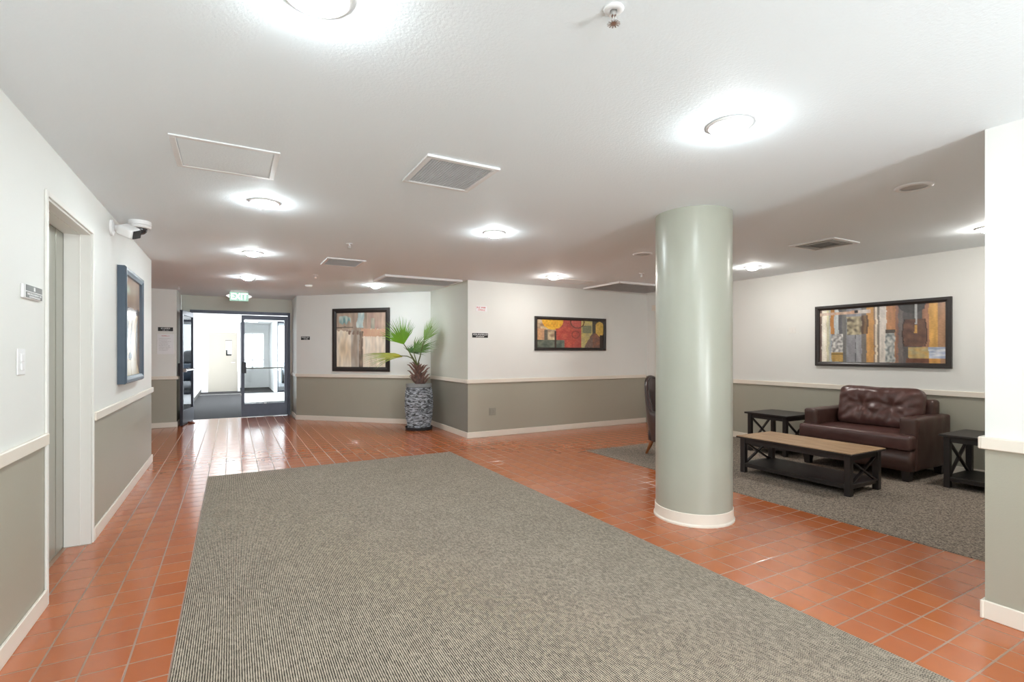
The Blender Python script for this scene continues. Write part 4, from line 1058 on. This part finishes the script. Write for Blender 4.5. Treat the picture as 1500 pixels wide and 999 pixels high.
# ================================================================== lounge furniture
def x_table(name, label, x0, x1, y0, y1, ht, top_m, shelf_z, leg=0.055):
    r = thing(name, label, 'table', ((x0+x1)/2, (y0+y1)/2, FZ), 0, 'lounge tables')
    a, b = (x1-x0)/2, (y1-y0)/2; ins = 0.03; t = 0.022
    if top_m == 'oak':
        bm = NB(); box(bm, -a, a, -b, b, ht-t, ht-0.007, 0.002); obj('top_frame', bm, 'espresso', r)
        for i in range(4):
            w = 2*(a-0.004)/4; bm = NB(); box(bm, -a+0.004+i*w+0.0006, -a+0.004+(i+1)*w-0.0006, -b+0.004, b-0.004, ht-0.0068, ht, 0.001); obj('top_board', bm, 'oak', r)
    else:
        bm = NB(); box(bm, -a, a, -b, b, ht-t, ht, 0.003); obj('tabletop', bm, top_m, r)
    lx, ly = a-ins, b-ins
    for sx in (-1, 1):
        for sy in (-1, 1):
            bm = NB(); box(bm, sx*lx-(leg if sx > 0 else 0), sx*lx+(0 if sx > 0 else leg), sy*ly-(leg if sy > 0 else 0), sy*ly+(0 if sy > 0 else leg), 0, ht-t-0.0005, 0.003); obj('leg', bm, 'espresso', r)
    for sx in (-1, 1):
        bm = NB(); x = sx*(lx-0.012); box(bm, min(x, x-sx*0.02), max(x, x-sx*0.02), -ly+leg+0.0005, ly-leg-0.0005, ht-t-0.055, ht-t-0.001); obj('apron', bm, 'espresso', r)
        bm = NB(); box(bm, min(x, x-sx*0.02), max(x, x-sx*0.02), -ly+leg+0.0005, ly-leg-0.0005, shelf_z-0.045, shelf_z-0.016); obj('stretcher', bm, 'espresso', r)
    for sy in (-1, 1):
        y = sy*(ly-0.014); yy0, yy1 = min(y, y-sy*0.022), max(y, y-sy*0.022)
        bm = NB(); box(bm, -lx+leg+0.0005, lx-leg-0.0005, yy0, yy1, ht-t-0.055, ht-t-0.001); obj('apron', bm, 'espresso', r)
        bm = NB(); box(bm, -lx+leg+0.0005, lx-leg-0.0005, yy0, yy1, shelf_z-0.045, shelf_z-0.016); obj('stretcher', bm, 'espresso', r)
        ym = (yy0+yy1)/2
        for s in (-1, 1):
            bm = NB(); bar(bm, (-s*(lx-leg-0.004), ym+0.003*s, shelf_z-0.012), (s*(lx-leg-0.004), ym+0.003*s, ht-t-0.058), 0.016, 0.026, Vector((0, 1, 0))); obj('cross_brace', bm, 'espresso', r)
    bm = NB(); box(bm, -lx+0.003, lx-0.003, -ly+leg+0.001, ly-leg-0.001, shelf_z-0.0155, shelf_z, 0.002); box(bm, -lx+leg+0.001, lx-leg-0.001, -ly+0.003, ly-0.003, shelf_z-0.015, shelf_z-0.0005, 0.002); obj('shelf', bm, 'espresso', r)
    return r
x_table('coffee_table', 'long low coffee table with oak top, black cross-braced frame and shelf', 4.885, 5.495, 2.46, 3.655, 0.40, 'oak', 0.108)
x_table('end_table', 'black cross-braced end table left of the leather armchair', 6.05, 6.66, 3.80, 4.40, 0.52, 'espresso', 0.11, 0.05)
x_table('end_table', 'black cross-braced end table right of the armchair, partly behind the wall end', 6.07, 6.68, 1.66, 2.27, 0.52, 'espresso', 0.11, 0.05)

# leather armchair (chair and a half), facing -x
ac = thing('armchair', 'wide brown leather armchair with tufted back cushion against the lounge wall', 'armchair', (5.95, 3.022, FZ))
def soft(seed, amp, fx):
    def fn(q, n):
        w = noise.noise(Vector((q.x*fx, q.y*fx, q.z*fx+seed)))*amp+noise.noise(Vector((q.x*fx*3, q.y*fx*3, q.z*fx*3+seed)))*amp*0.4
        return q+n*w
    return fn
def seat_fn(q, n):
    q = soft(2, 0.007, 7)(q, n)
    if n.z > 0.3: q.z += 0.012*math.cos(q.y/0.55*1.5)*math.cos(q.x/0.33*1.4)
    if n.x < -0.3:   # creases on the front band
        q.x += 0.006*math.sin((q.y*1.0+q.z*1.6)*38)*max(0, 1-abs(q.y)/0.4)
        q.z -= 0.004
    return q
cu = rbox((0.70, 1.142, 0.15), 0.022, 34, seat_fn); obj('seat_cushion', moved(cu, (0.352, 0, 0.395)), 'leather', ac, True)
cu = rbox((0.80, 1.13, 0.215), 0.02, 14, soft(5, 0.003, 6)); obj('seat_base', moved(cu, (0.435, 0, 0.208)), 'leather_side', ac, True)
for s in (-1, 1):
    def arm_fn(q, n, s=s):
        q = soft(8+s, 0.005, 8)(q, n)
        if n.z > 0.3: q.z += 0.006*math.cos(q.y/0.085*1.3)
        return q
    cu = rbox((0.78, 0.158, 0.54), 0.026, 26, arm_fn); arm = obj('arm', moved(cu, (0.505, s*0.497, 0.372)), 'leather_side', ac, True)
    bm = NB(); xf = 0.112
    tube(bm, [(xf+0.055, s*0.497-0.0785, 0.48), (xf+0.055, s*0.497-0.0785, 0.615), (xf+0.055, s*0.497-0.055, 0.642), (xf+0.055, s*0.497+0.055, 0.642), (xf+0.055, s*0.497+0.0785, 0.615), (xf+0.055, s*0.497+0.0785, 0.30)], 0.004, 6); obj('seam', bm, 'leather', arm, True)
def back_fn(q, n):
    # local frame: x thickness, y width, z height
    base = soft(13, 0.008, 6)(q, n)
    if n.x < 0.25:
        f = max(0, -n.x)
        d = 0
        for ty in (-0.15, 0.15):
            g = math.hypot((q.y-ty)/0.075, (q.z-0.01)/0.075)
            d += 0.040*math.exp(-g*g)
            d += 0.013*math.exp(-((q.y-ty)/0.014)**2)*(0.6 if q.z < 0 else 1)
            ang = math.atan2(q.z-0.01, q.y-ty)
            d += 0.010*math.sin(ang*7+1.5*ty)*math.exp(-(g-1.4)**2/1.2)
        d += 0.012*math.exp(-((q.z-0.01)/0.013)**2)
        if abs(q.y) < 0.16 and q.z < 0: d += 0.010*math.sin(q.y*90+q.z*30)*math.exp(-((q.z+0.10)/0.08)**2)
        if abs(q.y) > 0.30: d += 0.006*math.sin((q.z+q.y*0.5)*60)
        base.x += d*max(0.25, f)
        base.x -= 0.03*math.cos(q.y/0.43*1.4)*math.cos(q.z/0.24*1.3)*f
    return base
cu = rbox((0.21, 0.85, 0.47), 0.085, 52, back_fn)
bmesh.ops.transform(cu, matrix=Matrix.Rotation(math.radians(12), 4, 'Y'), verts=cu.verts)
obj('back_cushion', moved(cu, (0.60, -0.02, 0.685)), 'leather', ac, True)
cu = rbox((0.15, 0.98, 0.62), 0.04, 20, soft(21, 0.004, 6)); obj('back_frame', moved(cu, (0.815, 0, 0.49)), 'leather_side', ac, True)
for x in (0.09, 0.80):
    for s in (-1, 1):
        bm = NB(); a = [bm.verts.new((x+dx, s*0.505+dy, 0.0)) for dx, dy in ((-.03, -.03), (.03, -.03), (.03, .03), (-.03, .03))]; b = [bm.verts.new((x+dx, s*0.505+dy, 0.112)) for dx, dy in ((-.04, -.04), (.04, -.04), (.04, .04), (-.04, .04))]
        bm.faces.new(a[::-1]); bm.faces.new(b)
        for i in range(4): bm.faces.new((a[i], a[(i+1) % 4], b[(i+1) % 4], b[i]))
        obj('foot', bm, 'espresso', ac)

# barrel club chair behind the column, its open front to +x
bc = thing('club_chair', 'dark leather barrel-back chair half hidden behind the column', 'armchair', (4.95, 4.56, FZ+0.001), math.radians(-85))
def barrel():
    bm = NB(); nA = 40; loops = []
    for i in range(nA+1):
        th = -1.0+2.0*i/nA            # -1..1 round the back from one arm front to the other
        a = th*math.radians(142)
        e = abs(th)
        dirx, diry = -math.cos(a), math.sin(a)
        ht = 0.56+0.44*max(0, math.cos(min(1, e/0.44)*PI/2))**0.9
        ht = max(ht, 0.56-0.02*e)
        th_w = 0.065
        ring = []
        def P(r_scale, z):
            lean = 0.10*max(0, (z-0.20))/0.8*max(0, math.cos(a))
            rx, ry = 0.36*r_scale, 0.34*r_scale
            x = dirx*rx-lean; y = diry*ry
            return bm.verts.new((x, y, z))
        o_ = 1.0; n_ = 1.0-th_w/0.35
        for z in (0.19, 0.30, 0.42): ring.append(P(o_*(0.93+0.07*(z-0.19)/0.23), z))
        for f in (0.33, 0.66, 0.93): ring.append(P(o_+0.01, 0.42+(ht-0.42)*f))
        ring.append(P((o_*2+n_)/3, ht+0.012)); ring.append(P((o_+n_*2)/3, ht+0.010))
        for f in (0.93, 0.66, 0.33, 0.0): ring.append(P(n_, 0.42+(ht-0.42)*f-0.01))
        ring.append(P(n_*0.98, 0.19))
        loops.append(ring)
    for a, b in zip(loops, loops[1:]):
        for q in range(len(a)-1): bm.faces.new((a[q], a[q+1], b[q+1], b[q]))
        bm.faces.new((a[-1], a[0], b[0], b[-1]))
    bm.faces.new(loops[0]); bm.faces.new(loops[-1][::-1])
    pip = []
    for r_ in loops: pip.append(((r_[5].co+r_[6].co)/2+Vector((0, 0, 0.004))).copy())
    pip2 = [((r_[7].co+r_[8].co)/2+Vector((0, 0, 0.004))).copy() for r_ in loops]
    return bm, pip, pip2
bm, pip, pip2 = barrel(); obj('barrel_back', bm, 'dark_leather', bc, True, auto=50)
bm = NB(); tube(bm, pip, 0.008, 6); obj('piping', bm, 'piping', bc, True)
bm = NB(); tube(bm, pip2, 0.008, 6); obj('piping', bm, 'piping', bc, True)
cu = rbox((0.56, 0.52, 0.13), 0.04, 14, soft(4, 0.004, 6)); obj('seat_cushion', moved(cu, (0.03, 0, 0.40)), 'dark_leather', bc, True)
cu = rbox((0.54, 0.55, 0.15), 0.03, 10); obj('seat_base', moved(cu, (0.02, 0, 0.262)), 'dark_leather', bc, True)
for (x, y, dx, dy) in ((-0.25, 0.17, -0.075, 0.03), (-0.25, -0.17, -0.075, -0.03), (0.24, 0.2, 0.02, 0.01), (0.24, -0.2, 0.02, -0.01)):
    bm = NB(); tube(bm, [(x, y, 0.21), (x+dx*0.35, y+dy*0.35, 0.12), (x+dx, y+dy, 0.0)], [0.032, 0.025, 0.016], 8)
    for v in bm.verts: v.co.z = max(0.0, v.co.z)
    obj('leg', bm, 'honey', bc, True)
